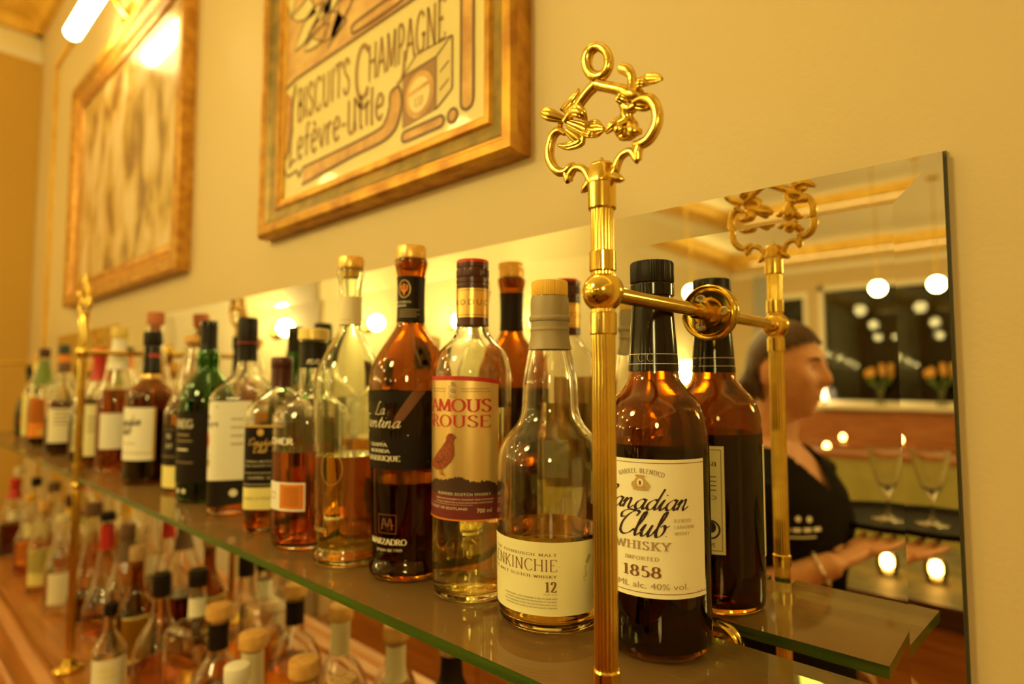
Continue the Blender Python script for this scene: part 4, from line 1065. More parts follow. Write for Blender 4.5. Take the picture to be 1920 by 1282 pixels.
# poster picture above the bottles
px0, px1, pz0, pz1 = -1.0850, -.4390, 1.8085, 2.66
pic = thing('framed_poster', 'gilt-framed cream poster with brown lettering and a biscuit box, above the bottles', 'picture', (0, .0075, 0))
prof = [(0, 0), (0, .024), (.006, .030), (.016, .031), (.020, .026), (.023, .026), (.030, .020), (.046, .016), (.050, .020), (.058, .020), (.060, .016), (.0635, .015), (.065, .010)]
picture_frame(pic, px0, px1, pz0, pz1, prof, [CRACK, GILT, GILT, CRACK, GILT, COVE, COVE, GILT, GILT, CRACK, GILTB, GILTB])
ix0, ix1, iz0, iz1 = px0 + .063, px1 - .063, pz0 + .063, pz1 - .063
POSTER = mat('poster_paper', (.70, .58, .25), .35, coat=.25)
PBROWN = mat('poster_brown', (.50, .26, .09), .4, noise=(16, (.68, .44, .17), 4, (1, 1, 1.6)))
PORANGE = mat('poster_orange', (.66, .38, .10), .4, noise=(22, (.45, .20, .06), 4))
PLINE = mat('poster_line', (.17, .075, .03), .45)
PTEXT = mat('poster_lettering', (.30, .145, .045), .45)
mb = MB()
mb.box((ix0, -.0095, iz0), (ix1, -.004, iz1), POSTER)
def flat(g, m, lay=1):
    mb.add([(x, -.0095 - .0003 * lay, z) for x, z in g[0]], g[1], m)
# plain leafy ornament fills the upper field
flat(poly([(ix0, 2.082), (-.980, 2.088), (-.55, 2.088), (-.55, iz1), (ix0, iz1)]), PBROWN)
rnd = random.Random(11)
for i in range(26):
    cx, cz = rnd.uniform(ix0 + .05, -.60), rnd.uniform(2.13, iz1 - .05)
    a = rnd.uniform(0, 2 * PI); l = rnd.uniform(.04, .09); wd = rnd.uniform(.010, .022)
    leaf = [(-l, 0), (-l * .5, wd), (0, wd * 1.2), (l * .6, wd * .7), (l, 0), (l * .6, -wd * .7), (0, -wd * 1.2), (-l * .5, -wd)]
    lf = [(cx + x * math.cos(a) - z * math.sin(a), cz + x * math.sin(a) + z * math.cos(a)) for x, z in leaf]
    flat(poly(lf), (PORANGE, POSTER, PBROWN)[i % 3], 2 + i % 3)
    flat(pen(lf + [lf[0]], .0014, .0014), PLINE, 6)
flat(pen([(ix0, 2.082), (-.980, 2.088), (-.55, 2.088)], .002, .002), PLINE, 6)
flat(pen(smooth_path([(-.805, 2.106), (-.790, 2.115), (-.660, 2.115), (-.655, 2.106), (-.660, 2.098), (-.790, 2.098), (-.805, 2.106)], 4), .002, .002), PLINE, 7)
# lettering
tw = .0052
def deco(txt, size, track, x, z, wid):
    flat(align(serif(txt, size, .075, .05, track=track, serifs=False), x, z, 'l', wid), PTEXT, 3)
deco('BISCUITS', .058, .10, -.975, 2.006, .165)
deco('C', .084, 0, -.795, 1.984, .038)
deco('HAMPAGNE', .058, .10, -.757, 2.004, .178)
flat(pen(smooth_path([(-.795, 1.99), (-.772, 1.968), (-.755, 1.975)], 5), .003, .003), PTEXT, 3)
flat(pen(smooth_path([(-.668, 2.02), (-.672, 1.985), (-.685, 1.975)], 5), .003, .003), PTEXT, 3)
low = {'L': (.62, [[(.30,1.15),(.14,.8),(.12,.10),(.05,-.15)],[(.05,-.12),(.3,0),(.6,.04)]]), 'e': (.56, [[(.10,.36),(.44,.40),(.42,.62),(.26,.70),(.10,.52),(.08,.22),(.24,0),(.46,.10)]]),
 'f': (.44, [[(.42,.98),(.28,1.02),(.18,.86),(.18,0)], [(.04,.62),(.36,.62)]]), 'v': (.52, [[(.04,.68),(.24,.02),(.46,.70)]]), 'r': (.42, [[(.10,.68),(.10,0)], [(.10,.48),(.22,.66),(.38,.62)]]),
 'u': (.62, [[(.08,1.0),(.08,.18),(.26,0),(.46,.16),(.48,1.0)], [(.48,.3),(.56,0)]]), 't': (.40, [[(.18,.98),(.18,.10),(.34,.02)], [(.02,.68),(.36,.68)]]), 'i': (.26, [[(.12,.68),(.12,0)], [(.12,.86),(.13,.92)]]), 'l': (.26, [[(.12,1.02),(.12,.04),(.20,0)]]), '-': (.34, [[(.04,.36),(.28,.36)]]), '`': (0, [[(-.40,.98),(-.26,.80)]])}
x = 0; parts = []
for ch in 'Lefe`vre-utile':
    wd, st_ = low[ch]
    for s_ in st_: parts.append(shift(pen(smooth_path(s_, 4), .062, .05), x))
    x += wd + (.06 if wd else 0)
g_ = merge(parts); flat(align(shift(g_, s=.055), -1.005, 1.937, 'l', .288), PTEXT, 3)
# ribbon, border bars and dot
flat(poly([(-.955, 1.888), (-.900, 1.895), (-.800, 1.902), (-.720, 1.900), (-.688, 1.915), (-.676, 1.940), (-.680, 1.968), (-.694, 1.972), (-.704, 1.962), (-.700, 1.948), (-.712, 1.930), (-.740, 1.921), (-.950, 1.918)]), PORANGE, 2)
flat(pen(smooth_path([(-.955, 1.888), (-.800, 1.898), (-.700, 1.904), (-.674, 1.940), (-.680, 1.970), (-.700, 1.968), (-.702, 1.950)], 5), .0022, .0022), PLINE, 4)
flat(pen(smooth_path([(-.702, 1.950), (-.712, 1.930), (-.745, 1.920), (-.955, 1.918)], 5), .0022, .0022), PLINE, 4)
flat(poly([(ix0, 2.075), (-1.000, 2.060), (-.992, 2.010), (-1.004, 1.960), (-1.016, 1.946), (ix0, 1.950)]), PORANGE, 2)
flat(pen(smooth_path([(-.985, 2.078), (-.996, 2.040), (-1.000, 2.000), (-1.010, 1.960), (ix0 + .004, 1.948)], 5), .0028, .0028), PLINE, 4)
flat(pen(smooth_path([(ix0, 1.935), (-1.008, 1.915), (-.975, 1.918), (-.968, 1.905), (-.955, 1.916)], 5), .002, .002), PLINE, 4)
def pill(x0_, z0_, x1_, z1_, m, lay=2):
    r_ = min(x1_ - x0_, z1_ - z0_) / 2
    if x1_ - x0_ < z1_ - z0_: pts = arc((x0_+x1_)/2, z0_ + r_, r_, r_, 180, 360, 10) + arc((x0_+x1_)/2, z1_ - r_, r_, r_, 0, 180, 10)
    else: pts = arc(x0_ + r_, (z0_+z1_)/2, r_, r_, 90, 270, 10) + arc(x1_ - r_, (z0_+z1_)/2, r_, r_, -90, 90, 10)
    flat(poly(pts), m, lay); flat(pen(pts + [pts[0]], .002, .002), PLINE, lay + 2)
pill(-.549, 1.893, -.526, 2.50, PORANGE); pill(-.672, 1.885, -.582, 1.900, PORANGE); pill(-.574, 1.884, -.556, 1.902, PORANGE)
# biscuit box with a round emblem
flat(poly([(-.672, 1.906), (-.598, 1.912), (-.598, 1.985), (-.672, 1.982)]), PTEXT, 2)
flat(poly([(-.598, 1.912), (-.566, 1.930), (-.566, 2.002), (-.598, 1.985)]), mat('poster_pale', (.64, .50, .20), .4), 2)
flat(poly([(-.672, 1.982), (-.598, 1.985), (-.566, 2.002), (-.640, 2.004)]), mat('poster_pale', (.64, .50, .20), .4), 2)
for ln in ([(-.598,1.912),(-.566,1.930),(-.566,2.002),(-.598,1.985),(-.598,1.912)], [(-.672,1.982),(-.598,1.985),(-.566,2.002),(-.640,2.004),(-.672,1.982)], [(-.590,1.935),(-.572,1.945)], [(-.590,1.960),(-.572,1.970)]):
    flat(pen(ln, .0012, .0012), PLINE, 4)
flat(disc(-.634, 1.944, .031, .033), PORANGE, 3); flat(disc(-.634, 1.944, .023, .025), POSTER, 4); flat(poly([(-.657,1.946),(-.611,1.952),(-.611,1.958),(-.657,1.952)]), PORANGE, 5)
flat(align(serif('LU', .012, .10, .05), -.634, 1.928, 'c'), PORANGE, 5)
pr = mb.build('poster', pic, smooth=False); plabel(pr, 'cream printed sheet with brown lettering and ornament')

# picture on the left, lit by its own lamp
qx0, qx1, qz0, qz1 = -2.62, -1.495, 1.803, 2.605
pic2 = thing('framed_painting', 'large wood-and-gilt framed painting at the left with a bright lamp over it', 'picture', (0, .0075, 0))
prof = [(0, 0), (0, .030), (.006, .034), (.034, .034), (.038, .028), (.044, .026), (.056, .016), (.064, .013), (.072, .016), (.080, .016), (.082, .008)]
picture_frame(pic2, qx0, qx1, qz0, qz1, prof, [CRACK, CRACK, GILT, CRACK, CRACK, CRACK, WOODO, GILT, GILT, CRACK])
PAINT = mat('soft_painting', (.80, .66, .40), .28, coat=.5)
nt = PAINT.node_tree; bs = nt.nodes['Principled BSDF']; tc = nt.nodes.new('ShaderNodeTexCoord')
mp = nt.nodes.new('ShaderNodeMapping'); mp.inputs['Scale'].default_value = (6.5, 1, 3.2)
nz = nt.nodes.new('ShaderNodeTexNoise'); nz.inputs['Scale'].default_value = 1.6; nz.inputs['Detail'].default_value = 5; nz.inputs['Distortion'].default_value = .5
rp = nt.nodes.new('ShaderNodeValToRGB')
rp.color_ramp.elements[0].position = .36; rp.color_ramp.elements[0].color = (.20, .085, .03, 1)
rp.color_ramp.elements[1].position = .60; rp.color_ramp.elements[1].color = (.74, .56, .36, 1)
e_ = rp.color_ramp.elements.new(.48); e_.color = (.55, .36, .10, 1)
nt.links.new(tc.outputs['Object'], mp.inputs[0]); nt.links.new(mp.outputs[0], nz.inputs[0]); nt.links.new(nz.outputs['Fac'], rp.inputs[0]); nt.links.new(rp.outputs[0], bs.inputs['Base Color'])
mb = MB(); mb.box((qx0 + .081, -.0085, qz0 + .081), (qx1 - .081, -.004, qz1 - .081), PAINT)
plabel(mb.build('canvas', pic2, smooth=False), 'softly painted canvas in cream, pink and ochre')

def picture_lamp(x, z, label, ln=.30, yo=.17, dz=.0, rt=.012, tm=None):
    t = thing('picture_lamp', label, 'lamp', (x, .0075, z), 'picture lamps over the frames')
    b_ = MB(); b_.box((-.05, -.012, -.03), (.05, -.0005, .03), BRASS); b_.build('wall_plate', t, smooth=False)
    b_ = MB(); b_.tube(smooth_path([(0, -.010, .0), (0, -.06, .05), (0, -yo + .02, .045 + dz * .4), (0, -yo, .022 + dz)], 6), .006, BRASS, 12); b_.build('arm', t)
    b_ = MB(); b_.tube([(-ln/2 - .02, -yo, rt + .006 + dz), (-ln/2 - .019, -yo, rt + .006 + dz), (ln/2 + .019, -yo, rt + .006 + dz), (ln/2 + .02, -yo, rt + .006 + dz)], [.006, .008, .008, .006], BRASS, 14); b_.build('bracket', t)
    b_ = MB(); b_.tube([(-ln/2, -yo, dz), (-ln/2 + .006, -yo, dz), (ln/2 - .006, -yo, dz), (ln/2, -yo, dz)], [rt*.6, rt, rt, rt*.6], tm or TUBEM, 16); plabel(b_.build('tube', t), 'glowing lamp tube')
picture_lamp(-2.06, 2.66, 'glowing tube lamp on a brass arm over the left painting', .30, .115, -.040, .022)
picture_lamp(-.76, 2.74, 'brass picture lamp above the cream lettered poster', .34, .17, 0, .02, TUBEM2)

# ------------------------------------------------------------------ the room behind, seen in the mirror
def globe_pendant(x, y, z, r, label):
    t = thing('pendant_lamp', label, 'lamp', (x, y, z), 'white globe pendants in the room')
    b_ = MB(); b_.ball((0, 0, 0), r, GLOBEM, 28, 16); b_.build('globe', t)
    b_ = MB(); b_.lathe([(r*.42, r*.88), (r*.45, r*.95), (r*.35, r*1.15), (.006, r*1.2), (.005, ZT - z - .03), (.05, ZT - z - .025), (.05, ZT - z - .001)], BRASS, 20); b_.build('stem', t)
for i, (x, y, z, r, lb_) in enumerate([(-1.215, -6.15, 2.43, .068, 'white globe pendant hanging before the dark window'), (-2.45, -4.70, 2.35, .07, 'white globe pendant hanging near the yellow end wall'),
      (-1.02, -7.4, 2.62, .075, 'white globe pendant deepest in the room, before the window'),
      (.35, -5.2, 2.40, .07, 'white globe pendant right of the one before the window')]):
    globe_pendant(x, y, z, r, lb_)
for i, (x, z) in enumerate(((-2.75, 2.56), (-1.75, 2.56), (-.75, 2.20))):  # globes added as frontal fill light, hung out of the mirror's view
    globe_pendant(x, -1.12 if i < 2 else -1.10, z, .06 if i < 2 else .112, ('leftmost added fill globe over the front bar', 'middle added fill globe over the front bar', 'rightmost added fill globe over the front bar')[i])
globe_pendant(-2.95, -2.4, 2.78, .10, 'added fill globe close to the end wall, nearest the mirror')  # this and the next globe are added, unseen, to brighten the end wall
globe_pendant(-2.90, -3.9, 2.98, .11, 'added fill globe close to the end wall, further from the mirror')
globe_pendant(.75, -1.50, 1.95, .115, 'low added fill globe over the right end of the front bar')  # added out of view to light the bottle labels from the right
def sconce(y, z, r, label):
    t = thing('wall_sconce', label, 'lamp', (XL, y, z), 'globe sconces on the end wall')
    b_ = MB(); b_.lathe([(.05, .0005), (.05, .012), (.02, .02), (.012, .07)], BRASS, 24, axis='x'); b_.build('wall_plate', t)
    b_ = MB(); b_.ball((.11, 0, .02), r, GLOBEM, 24, 14); b_.build('globe', t)
sconce(-1.98, 1.93, .05, 'globe sconce on the end wall beside the lit doorway'); sconce(-2.79, 2.0, .058, 'globe sconce on the end wall, second from the lit doorway')
sconce(-3.79, 2.05, .06, 'globe sconce on the end wall, third from the lit doorway'); sconce(-1.30, 1.85, .05, 'globe sconce on the end wall right above the pale door frame')
sconce(-6.9, 1.62, .13, 'largest globe sconce, on the end wall near the dark window')
# pale panelled door and pilasters on the end wall
def side_panel(name, y0, y1, z1, dx, m):
    b_ = MB(); b_.box((XL, y0, 0), (XL + dx, y1, z1), m); return struct(b_.build(name, smooth=False))
dd = side_panel('door_2', -1.02, -.62, 2.0, .03, WHITEP)
b_ = MB()
for z0, z1 in ((.15, .85), (1.0, 1.85)): b_.box((XL + .0305, -.96, z0), (XL + .042, -.68, z1), WHITEP)
b_.build('door_panel', dd, smooth=False)
side_panel('trim_8', -1.75, -1.60, 3.1, .06, WALLP); side_panel('trim_9', -2.42, -2.30, 3.1, .05, WHITEP)
GREYW = mat('grey_paint', (.50, .44, .36), .5)
side_panel('trim_10', -1.56, -1.36, 2.6, .05, GREYW)
b_ = MB(); b_.box((-3.30, YB, 0), (-3.08, YB + .10, 3.1), mat('grey_blue_paint', (.36, .36, .33), .5)); struct(b_.build('trim_11', smooth=False))

b_ = MB(); b_.box((XL + .001, -.42, 0), (XL + .05, .039, 3.10), mat('ochre_strip', (.60, .37, .07), .6)); struct(b_.build('trim_12', smooth=False))  # wall strip in a darker ochre than the rest of the end wall

# front bar with marble top
b_ = MB(); b_.box((-3.0, -1.86, .955), (1.6, -1.275, 1.0), MARBLE); bo = b_.build('counter_top', None, smooth=False)
bar = thing('front_bar', 'dark wooden front bar with pale green marble top, behind the person', 'counter', (0, 0, 0)); bo.parent = bar
plabel(bo, 'pale green-yellow marble slab')
b_ = MB(); b_.box((-2.96, -1.82, 0), (1.56, -1.30, .9545), BARWOOD)
for i in range(8): b_.box((-2.9 + i * .56, -1.2999, .08), (-2.9 + i * .56 + .50, -1.288, .88), BARWOOD)
b_.build('cabinet', bar, smooth=False)
b_ = MB(); b_.box((-3.0, -1.274, .945), (1.6, -1.262, 1.003), WOODD); b_.build('edge_trim', bar, smooth=False)
def candle_light(x, y, z, label, r=.03):
    t = thing('candle_glass', label, 'candle', (x, y, z + .0005), 'lit candle glasses')
    b_ = MB(); b_.lathe([(r*.7, 0), (r*.8, .002), (r, r*.9), (r*.92, r*2.0), (r*.86, r*2.0), (r*.93, r*.9), (r*.7, .004), (.0, .004)], thin_glass('candle_glass', (.95, .85, .65), .05), 24); b_.build('glass', t)
    b_ = MB(); b_.lathe([(r*.6, .0045), (r*.62, r*.5), (r*.2, r*.62), (r*.12, r*.7)], CREAMW, 20); w_ = b_.build('wax', t)
    b_ = MB(); b_.ball((0, 0, r*1.3), r*.6, FLAMEM, 16, 10, (1, 1, 1.25)); plabel(b_.build('flame', t), 'bright candle flame')
candle_light(-.362, -1.46, 1.0, 'round glowing candle glass on the marble bar top', .028)

# yellow-green banquette and tables by the window
b_ = MB(); b_.box((-3.2, -4.05, 0), (1.8, -3.80, 1.04), GREENF); bq = b_.build('backrest', None, smooth=False)
bench = thing('banquette', 'long yellow-green upholstered banquette across the room', 'bench', (0, 0, 0)); bq.parent = bench
b_ = MB(); b_.box((-3.2, -4.55, .0), (1.8, -4.0505, .45), GREENF); b_.build('seat', bench, smooth=False)
b_ = MB(); b_.box((-3.2, -4.07, 1.0405), (1.8, -3.78, 1.07), WOODO); b_.build('rail', bench, smooth=False)
def table(x, y, label):
    t = thing('wooden_table', label, 'table', (x, y, 0), 'wooden tables by the window')
    b_ = MB(); b_.box((-.42, -.36, .715), (.42, .36, .75), WOODO); b_.build('table_top', t, smooth=False)
    for sx_ in (-1, 1):
        for sy_ in (-1, 1):
            b_ = MB(); b_.box((sx_ * .37 - .03, sy_ * .31 - .03, 0), (sx_ * .37 + .03, sy_ * .31 + .03, .7145), WOODO); b_.build('leg', t, smooth=False)
TB = [(-1.94, -6.8, 'orange-brown table nearest the person'), (-2.07, -8.05, 'orange-brown table under the window at the left'), (-.95, -6.6, 'orange-brown table in the middle of the window'), (-1.22, -8.05, 'orange-brown table under the window, second from the left'), (.2, -6.7, 'orange-brown table right of the middle one')]
for (x, y, lb_), cl in zip(TB, ('candle glass on the table nearest the person', 'candle glass on the left table under the window', 'candle glass on the middle table', 'candle glass on the second table under the window', 'candle glass on the table right of the middle one')):
    table(x, y, lb_); candle_light(x + .08, y + .1, .75, cl, .045)
def bench_seat(x0, x1, y0, y1, label, back):
    t = thing('wooden_bench', label, 'bench', (0, 0, 0), 'wooden benches by the window')
    b_ = MB(); b_.box((x0, y0, .40), (x1, y1, .46), WOODO); b_.build('seat', t, smooth=False)
    b_ = MB(); b_.box((x0, y0, .0), (x1, y0 + .05, back), WOODO); b_.build('backrest', t, smooth=False)
    for xx in (x0, x1 - .06):
        b_ = MB(); b_.box((xx, y0 + .0505, 0), (xx + .06, y1, .3995), WOODO); b_.build('support', t, smooth=False)
bench_seat(-3.0, 1.4, -8.69, -8.46, 'long orange-brown bench against the window wall', 1.10)
bench_seat(-2.9, -.4, -5.95, -5.5, 'orange-brown bench with its back to the window', .62)

# tulips on the sill
GREENLEAF = mat('leaf_green', (.12, .20, .04), .5); TULIP = mat('tulip_orange', (.80, .36, .06), .5, noise=(30, (.9, .55, .14), 3)); VASEG = thin_glass('vase_glass', (.90, .90, .80), .02)
def vase(x, label):
    t = thing('flower_vase', label, 'vase', (x, YB + .16, WZ0 + .0005), 'tulip vases on the window sill')
    b_ = MB(); b_.lathe([(.05, 0), (.06, .004), (.045, .03), (.02, .07), (.035, .13), (.075, .24), (.072, .24), (.032, .135), (.015, .07), (.0, .06)], VASEG, 24); b_.build('glass', t)
    rnd = random.Random(x)
    for i in range(7):
        a = 2 * PI * i / 7 + .3; tx, ty, tz = .14 * math.cos(a), .09 * math.sin(a), .40 + rnd.uniform(-.05, .06)
        b_ = MB(); b_.tube(smooth_path([(0, 0, .10), (tx * .3, ty * .3, .24), (tx, ty, tz)], 5), .005, GREENLEAF, 8)
        b_.tube([(tx * .35, ty * .35, .24), (tx * .8, ty * .8, .30), (tx * 1.15, ty * 1.15, .36)], [.004, .016, .002], GREENLEAF, 8); st_ = b_.build('stem', t)
        b_ = MB(); b_.lathe([(.006, tz - .01), (.028, tz + .012), (.034, tz + .045), (.028, tz + .085), (.016, tz + .10)], TULIP, 14, at=(tx, ty, 0), modu=lambda q_: 1 + .14 * math.cos(3 * q_)); b_.build('flower', st_)
vase(-1.67, 'vase of orange tulips on the sill in front of the dark window')
vase(-.45, 'vase of orange tulips further right on the window sill')
t = thing('table_lamp', 'small white glowing lamp on the sill beside the window frame', 'lamp', (-2.40, YB + .20, WZ0 + .0005))
b_ = MB(); b_.lathe([(.05, 0), (.05, .01), (.012, .02), (.010, .08)], BRASS, 20); b_.build('base', t)
b_ = MB(); b_.lathe([(.10, .06), (.11, .07), (.075, .22), (.065, .22)], mat('lamp_shade', (.9, .8, .6), .5, emit=(1.0, .74, .36), estr=7), 24); b_.build('lamp_shade', t)

# ------------------------------------------------------------------ the person with the tray
SKIN = mat('skin', (.74, .39, .21), .5, noise=(30, (.68, .33, .17), 3))
CLOTH = mat('black_cotton', (.009, .006, .003), .9, spec=.12)
TROUS = mat('black_trousers', (.009, .006, .004), .85, spec=.12)
HAIR = mat('brown_hair', (.045, .018, .008), .45, noise=(60, (.08, .033, .014), 4, (1, 1, .15)))
per = thing('person', 'person in a black v-neck t-shirt with tied-back brown hair, carrying a round tray', 'person', (-.475, -.956, 0), None, math.atan2(.12, .99))

def remesh(mb, name, voxel, parent, material, smooth=4, cut=None):
    """one continuous surface from overlapping volumes"""
    o = mb.build(name, None, smooth=False)
    md = o.modifiers.new('r', 'REMESH'); md.mode = 'VOXEL'; md.voxel_size = voxel
    if smooth:
        ms = o.modifiers.new('s', 'SMOOTH'); ms.factor = .5; ms.iterations = smooth
    dg = bpy.context.evaluated_depsgraph_get()
    me = bpy.data.meshes.new_from_object(o.evaluated_get(dg))
    bpy.data.objects.remove(o)
    if cut:
        bm = bmesh.new(); bm.from_mesh(me)
        bmesh.ops.delete(bm, geom=[v for v in bm.verts if cut(v.co)], context='VERTS')
        bm.to_mesh(me); bm.free()
    me.materials.clear(); me.materials.append(material)
    for p_ in me.polygons: p_.material_index = 0
    me.shade_smooth()
    r_ = bpy.data.objects.new(name, me); COL.objects.link(r_); r_.parent = parent
    return r_
def torso(mb, levels, seg=32):
    v = []; f = []; n = len(levels)
    for z, hx, hy, xo in levels:
        for j in range(seg):
            t = 2 * PI * j / seg
            cx, sx_ = math.cos(t), math.sin(t)
            v.append((xo + hx * math.copysign(abs(cx) ** .85, cx), hy * math.copysign(abs(sx_) ** .85, sx_), z))
    for i in range(n - 1):
        for j in range(seg):
            a, b_ = i * seg + j, i * seg + (j + 1) % seg
            f.append((a, b_, b_ + seg, a + seg))
    f.append(tuple(reversed(range(seg)))); f.append(tuple(range((n - 1) * seg, n * seg)))
    mb.add(v, f, SKIN)
HC = Vector((.015, 0, 1.568))
def head_point(lat, lon, grow=0.0):
    d = Vector((math.cos(lat) * math.cos(lon), math.cos(lat) * math.sin(lon), math.sin(lat)))
    p_ = Vector((d.x * .084, d.y * .074, d.z * .112))
    if d.z < 0:
        q = min(1, -d.z / .95); p_.y *= 1 - .30 * q; 
        if d.x > 0: p_.x *= 1 - .02 * q
        else: p_.x *= 1 - .34 * q
    gs = lambda la, lo, sl, so: math.exp(-((lat - la) / sl) ** 2 - ((lon - lo) / so) ** 2)
    b_ = .021 * gs(-.20, 0, .13, .13) + .012 * gs(-.02, 0, .16, .11) + .006 * gs(.24, 0, .12, .5)
    b_ += .007 * gs(-.50, 0, .07, .28) + .006 * gs(-.64, 0, .06, .24) + .015 * gs(-.92, 0, .20, .45)
    for s_ in (-1, 1): b_ += -.009 * gs(.06, s_ * .40, .12, .20) + .005 * gs(-.20, s_ * .62, .18, .25)
    return HC + p_ + d * (b_ + grow)
def head(mb, grow=0.0, m=SKIN):
    v = []; f = []; A, B_ = 44, 64
    for i in range(A + 1):
        for j in range(B_):
            lo = 2 * PI * j / B_
            if lo > PI: lo -= 2 * PI
            v.append(head_point(-PI/2 + PI * i / A, lo, grow))
    for i in range(A):
        for j in range(B_):
            a, b_ = i * B_ + j, i * B_ + (j + 1) % B_
            f.append((a, b_, b_ + B_, a + B_))
    mb.add(v, f, m)
ELB, WRI = (-.035, .215, 1.075), (.150, .095, 1.176)
mb = MB()
head(mb)
for s_ in (-1, 1):
    mb.ball((HC.x - .008, s_ * .073, HC.z - .008), .031, SKIN, 16, 12, (.62, .30, 1))
mb.tube([(-.030, 0, 1.36), (-.018, 0, 1.42), (-.008, 0, 1.47), (.0, 0, 1.52)], [.062, .052, .049, .050], SKIN, 20)
torso(mb, [(.84, .10, .165, 0), (.93, .105, .165, 0), (1.02, .090, .135, 0), (1.10, .092, .132, 0), (1.22, .108, .150, .008), (1.29, .096, .160, .004), (1.345, .072, .150, -.008), (1.385, .055, .085, -.015), (1.41, .045, .05, -.015)])
def arm(mb, sh_, el, wr):
    a, b_, c_ = Vector(sh_), Vector(el), Vector(wr)
    mb.tube([a, a.lerp(b_, .35), a.lerp(b_, .75), b_], [.050, .046, .040, .037], SKIN, 16)
    mb.ball(el, .037, SKIN, 16, 10)
    mb.tube([b_, b_.lerp(c_, .3), b_.lerp(c_, .7), c_], [.036, .039, .031, .025], SKIN, 16)
def fingers(mb, base, fwd, side, up, lens, curl, spread=.0):
    for i in range(4):
        p0 = base + side * (.0285 - .019 * i); L_ = lens[i]
        dirn = (fwd + side * (spread * (1.5 - i) * .3)).normalized()
        pts = [p0 - dirn * .02, p0]
        cur = p0; ang = 0
        for k in range(3):
            ang += curl
            d_ = dirn * math.cos(ang) + up * math.sin(ang)
            cur = cur + d_ * (L_ * (.45, .30, .25)[k]); pts.append(cur)
        mb.tube(pts, [.0090, .0090, .0084, .0076, .0060], SKIN, 10)
        mb.ball(cur, .0061, SKIN, 10, 8)
# left arm carries the tray on the open palm
arm(mb, (-.010, .165, 1.340), ELB, WRI)
wr = Vector(WRI); fw = Vector((.30, -.95, .12)).normalized(); up = Vector((0, 0, 1)); sd = fw.cross(up).normalized() * -1
pc = wr + fw * .052 + Vector((0, 0, .008))
mb.tube([wr, wr + fw * .02, pc, wr + fw * .085 + Vector((0, 0, .012))], [.025, .027, .032, .028], SKIN, 14, flat=.55) if False else None
for q in range(7):
    pp = wr + fw * (.004 + .014 * q) + Vector((0, 0, .0015 * q))
    mb.ball(pp, .030 if q > 1 else .026, SKIN, 14, 10, (.8, 1.0 + .1 * (q > 2), .50))
fingers(mb, wr + fw * .092 + Vector((0, 0, .012)), fw, sd, up, (.062, .072, .067, .052), .07, .5)
th0 = wr + fw * .030 - sd * .022
mb.tube([th0, th0 + fw * .022 - sd * .020 + up * .004, th0 + fw * .046 - sd * .032 + up * .010, th0 + fw * .068 - sd * .036 + up * .014], [.013, .012, .0100, .0075], SKIN, 10)
# right arm hangs, slightly bent, hand relaxed
RE, RW = (-.060, -.225, 1.085), (.040, -.235, .860)
arm(mb, (-.010, -.165, 1.340), RE, RW)
wr2 = Vector(RW); fw2 = Vector((.25, .0, -.97)).normalized(); sd2 = Vector((.97, 0, .25)); up2 = Vector((0, 1, 0))
for q in range(7):
    mb.ball(wr2 + fw2 * (.004 + .014 * q), .030 if q > 1 else .026, SKIN, 14, 10, (1.0, .5, .9))
fingers(mb, wr2 + fw2 * .092, fw2, sd2, up2, (.062, .072, .067, .052), .28)
t0 = wr2 + fw2 * .028 + sd2 * .024
mb.tube([t0, t0 + fw2 * .022 + sd2 * .018, t0 + fw2 * .048 + sd2 * .024 + up2 * .01, t0 + fw2 * .068 + sd2 * .022 + up2 * .018], [.013, .012, .010, .0075], SKIN, 10)
# hips and legs under the trousers
for s_ in (-1, 1):
    mb.tube([(0, s_ * .085, .90), (.0, s_ * .09, .70), (.005, s_ * .09, .48), (-.005, s_ * .09, .30), (-.01, s_ * .09, .08)], [.085, .072, .052, .050, .036], SKIN, 18)
    mb.ball((.04, s_ * .09, .05), .05, SKIN, 16, 10, (1.9, .72, .7))
remesh(mb, 'body', .0055, per, SKIN, 3)
for s_ in (-1, 1):
    b_ = MB(); p_ = head_point(.05, s_ * .36)
    b_.ball(p_ + Vector((-.0085, -s_ * .002, 0)), .0115, CREAMW, 16, 12); e_ = b_.build('eye', per)
    b_ = MB(); b_.ball(p_ + Vector((.0012, s_ * .0012, 0)), .0036, INK, 12, 8, (.5, 1, 1)); b_.build('iris', e_)
    b_ = MB(); b_.tube([head_point(.20, s_ * .18, .001), head_point(.235, s_ * .36, .001), head_point(.20, s_ * .58, .001)], [.0022, .003, .0015], HAIR, 8); b_.build('eyebrow', per)
b_ = MB(); b_.tube([head_point(-.575, -.24, .0004), head_point(-.565, 0, .0008), head_point(-.575, .24, .0004)], [.001, .0038, .001], mat('lips', (.55, .20, .14), .45), 8); b_.build('lips', per)
# hair pulled back into a low knot
mb = MB(); v = []; f = []; A, B_ = 40, 64
head(mb, .009, HAIR)
def hair_cut(co):
    x, z = co.x - HC.x, co.z - HC.z
    if z < -.075: return True
    if z > .066: return False
    return x > -.024 + 2.5 * max(0, z - .022)
mb.ball((HC.x - .105, 0, HC.z - .050), .034, HAIR, 20, 14, (.9, 1, 1))
mb.tube([(HC.x - .06, 0, HC.z - .02), (HC.x - .10, 0, HC.z - .05)], [.05, .03], HAIR, 14)
remesh(mb, 'hair', .006, per, HAIR, 3, hair_cut)
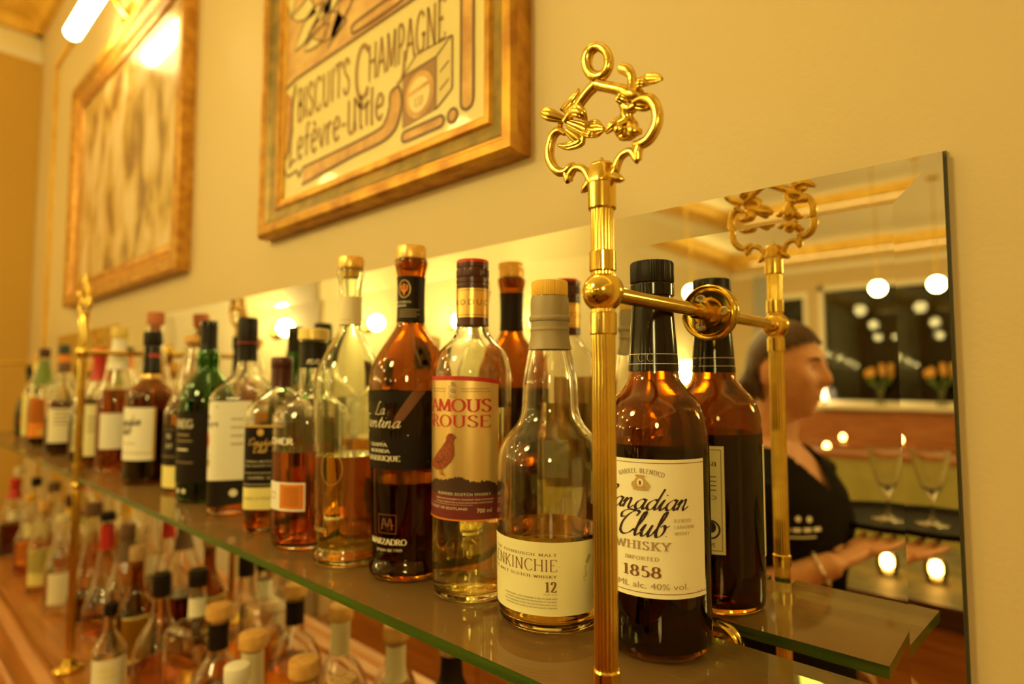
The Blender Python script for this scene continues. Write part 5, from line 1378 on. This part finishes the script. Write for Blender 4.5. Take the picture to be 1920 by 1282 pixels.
# clothes
mb = MB()
torso(mb, [(.845, .128, .190, 0), (.93, .124, .184, 0), (1.02, .112, .160, 0), (1.10, .114, .158, .002), (1.22, .128, .174, .010), (1.29, .113, .182, .005), (1.345, .088, .172, -.008), (1.388, .068, .098, -.015), (1.405, .058, .070, -.015)])
for s_, el in ((1, ELB), (-1, RE)):
    a, b_ = Vector((-.010, s_ * .165, 1.340)), Vector(el)
    mb.tube([a, a.lerp(b_, .30), a.lerp(b_, .66)], [.066, .062, .060], CLOTH, 18)
shirt = remesh(mb, 'tshirt', .0065, per, CLOTH, 4, lambda co: (co.x > -.02 and abs(co.y) < .085 and co.z > 1.305 + abs(co.y) * 1.15 and co.x > .0) or (co.z > 1.392 and co.x * co.x + co.y * co.y < .0058))
from mathutils.bvhtree import BVHTree
bv = BVHTree.FromObject(shirt, bpy.context.evaluated_depsgraph_get())
n_ = Vector((.62, .78, 0)).normalized(); sx_ = Vector((-n_.y, n_.x, 0)); cen = Vector((.06, .085, 1.235))
gg = merge([rect(-.042 + .022 * i, .0, -.042 + .022 * i + .016, .008) for i in range(4)] + [disc(-.018, .024, .006), disc(.006, .026, .006), rect(-.03, -.012, .03, -.009)])
vv = []
for x, z in gg[0]:
    o_ = cen + sx_ * x + Vector((0, 0, z)) + n_ * .5
    h_ = bv.ray_cast(o_, -n_)
    vv.append((h_[0] if h_[0] else cen) + n_ * .0015)
mb = MB(); mb.add(vv, gg[1], CREAMW); plabel(mb.build('chest_print', shirt, smooth=False), 'small pale print on the chest')
mb = MB()
torso(mb, [(.80, .12, .178, 0), (.90, .118, .176, 0), (.96, .108, .165, 0)])
for s_ in (-1, 1):
    mb.tube([(0, s_ * .088, .88), (.0, s_ * .092, .70), (.005, s_ * .092, .48), (-.005, s_ * .092, .28), (-.01, s_ * .092, .06)], [.098, .086, .068, .064, .060], TROUS, 20)
remesh(mb, 'trousers', .009, per, TROUS, 3)
for s_ in (-1, 1):
    mb = MB(); mb.ball((.045, s_ * .09, .048), .058, BLACK, 20, 12, (2.05, .80, .80)); mb.build('shoe', per)
# bracelet
wv = (Vector(WRI) - Vector(ELB)).normalized(); wc = Vector(ELB).lerp(Vector(WRI), .86)
a1 = wv.cross(Vector((0, 0, 1))).normalized(); a2 = wv.cross(a1)
mb = MB()
pts = [wc + a1 * .031 * math.cos(2*PI*i/20) + a2 * .031 * math.sin(2*PI*i/20) for i in range(21)]
mb.tube(pts, .0032, mat('silver', (.85, .75, .58), .2, 1.0), 8)
for i in range(0, 20, 2): mb.ball(pts[i], .0055, mat('silver', (.85, .75, .58), .2, 1.0), 10, 8)
plabel(mb.build('bracelet', per), 'silvery beaded bracelet')

# tray with a small stemmed glass
fx, fy = .9927, .1203
def pl(f_, l_): return (-.475 + f_ * fx - l_ * fy, -.956 + f_ * fy + l_ * fx)
tx, ty = pl(.172, -.176)
TZ = 1.222
mb = MB(); mb.lathe([(.140, 0), (.150, .003), (.157, .015), (.1545, .016), (.148, .006), (.140, .004), (.0, .004)], mat('tray_black', (.007, .004, .002), .6, spec=.12), 56)
tr = mb.build('serving_tray', sharp=50); tr.location = (tx, ty, TZ)
tag(tr, 'round black serving tray held on the open left hand', 'tray')
gx, gy = pl(.166, -.166)
t = thing('stemmed_glass', 'small empty stemmed glass with flared bowl on the black tray', 'glass', (gx, gy, TZ + .0045))
GG = glassm('table_glass', (.98, .97, .93), 1.5)
mb = MB(); mb.lathe([(.034, 0), (.034, .0015), (.010, .006), (.0045, .012), (.0042, .052), (.006, .060), (.014, .070), (.022, .086), (.031, .118), (.0390, .164), (.0375, .164), (.0295, .119), (.0205, .088), (.012, .073), (.0, .067)], GG, 36)
mb.build('glass', t, sharp=60)
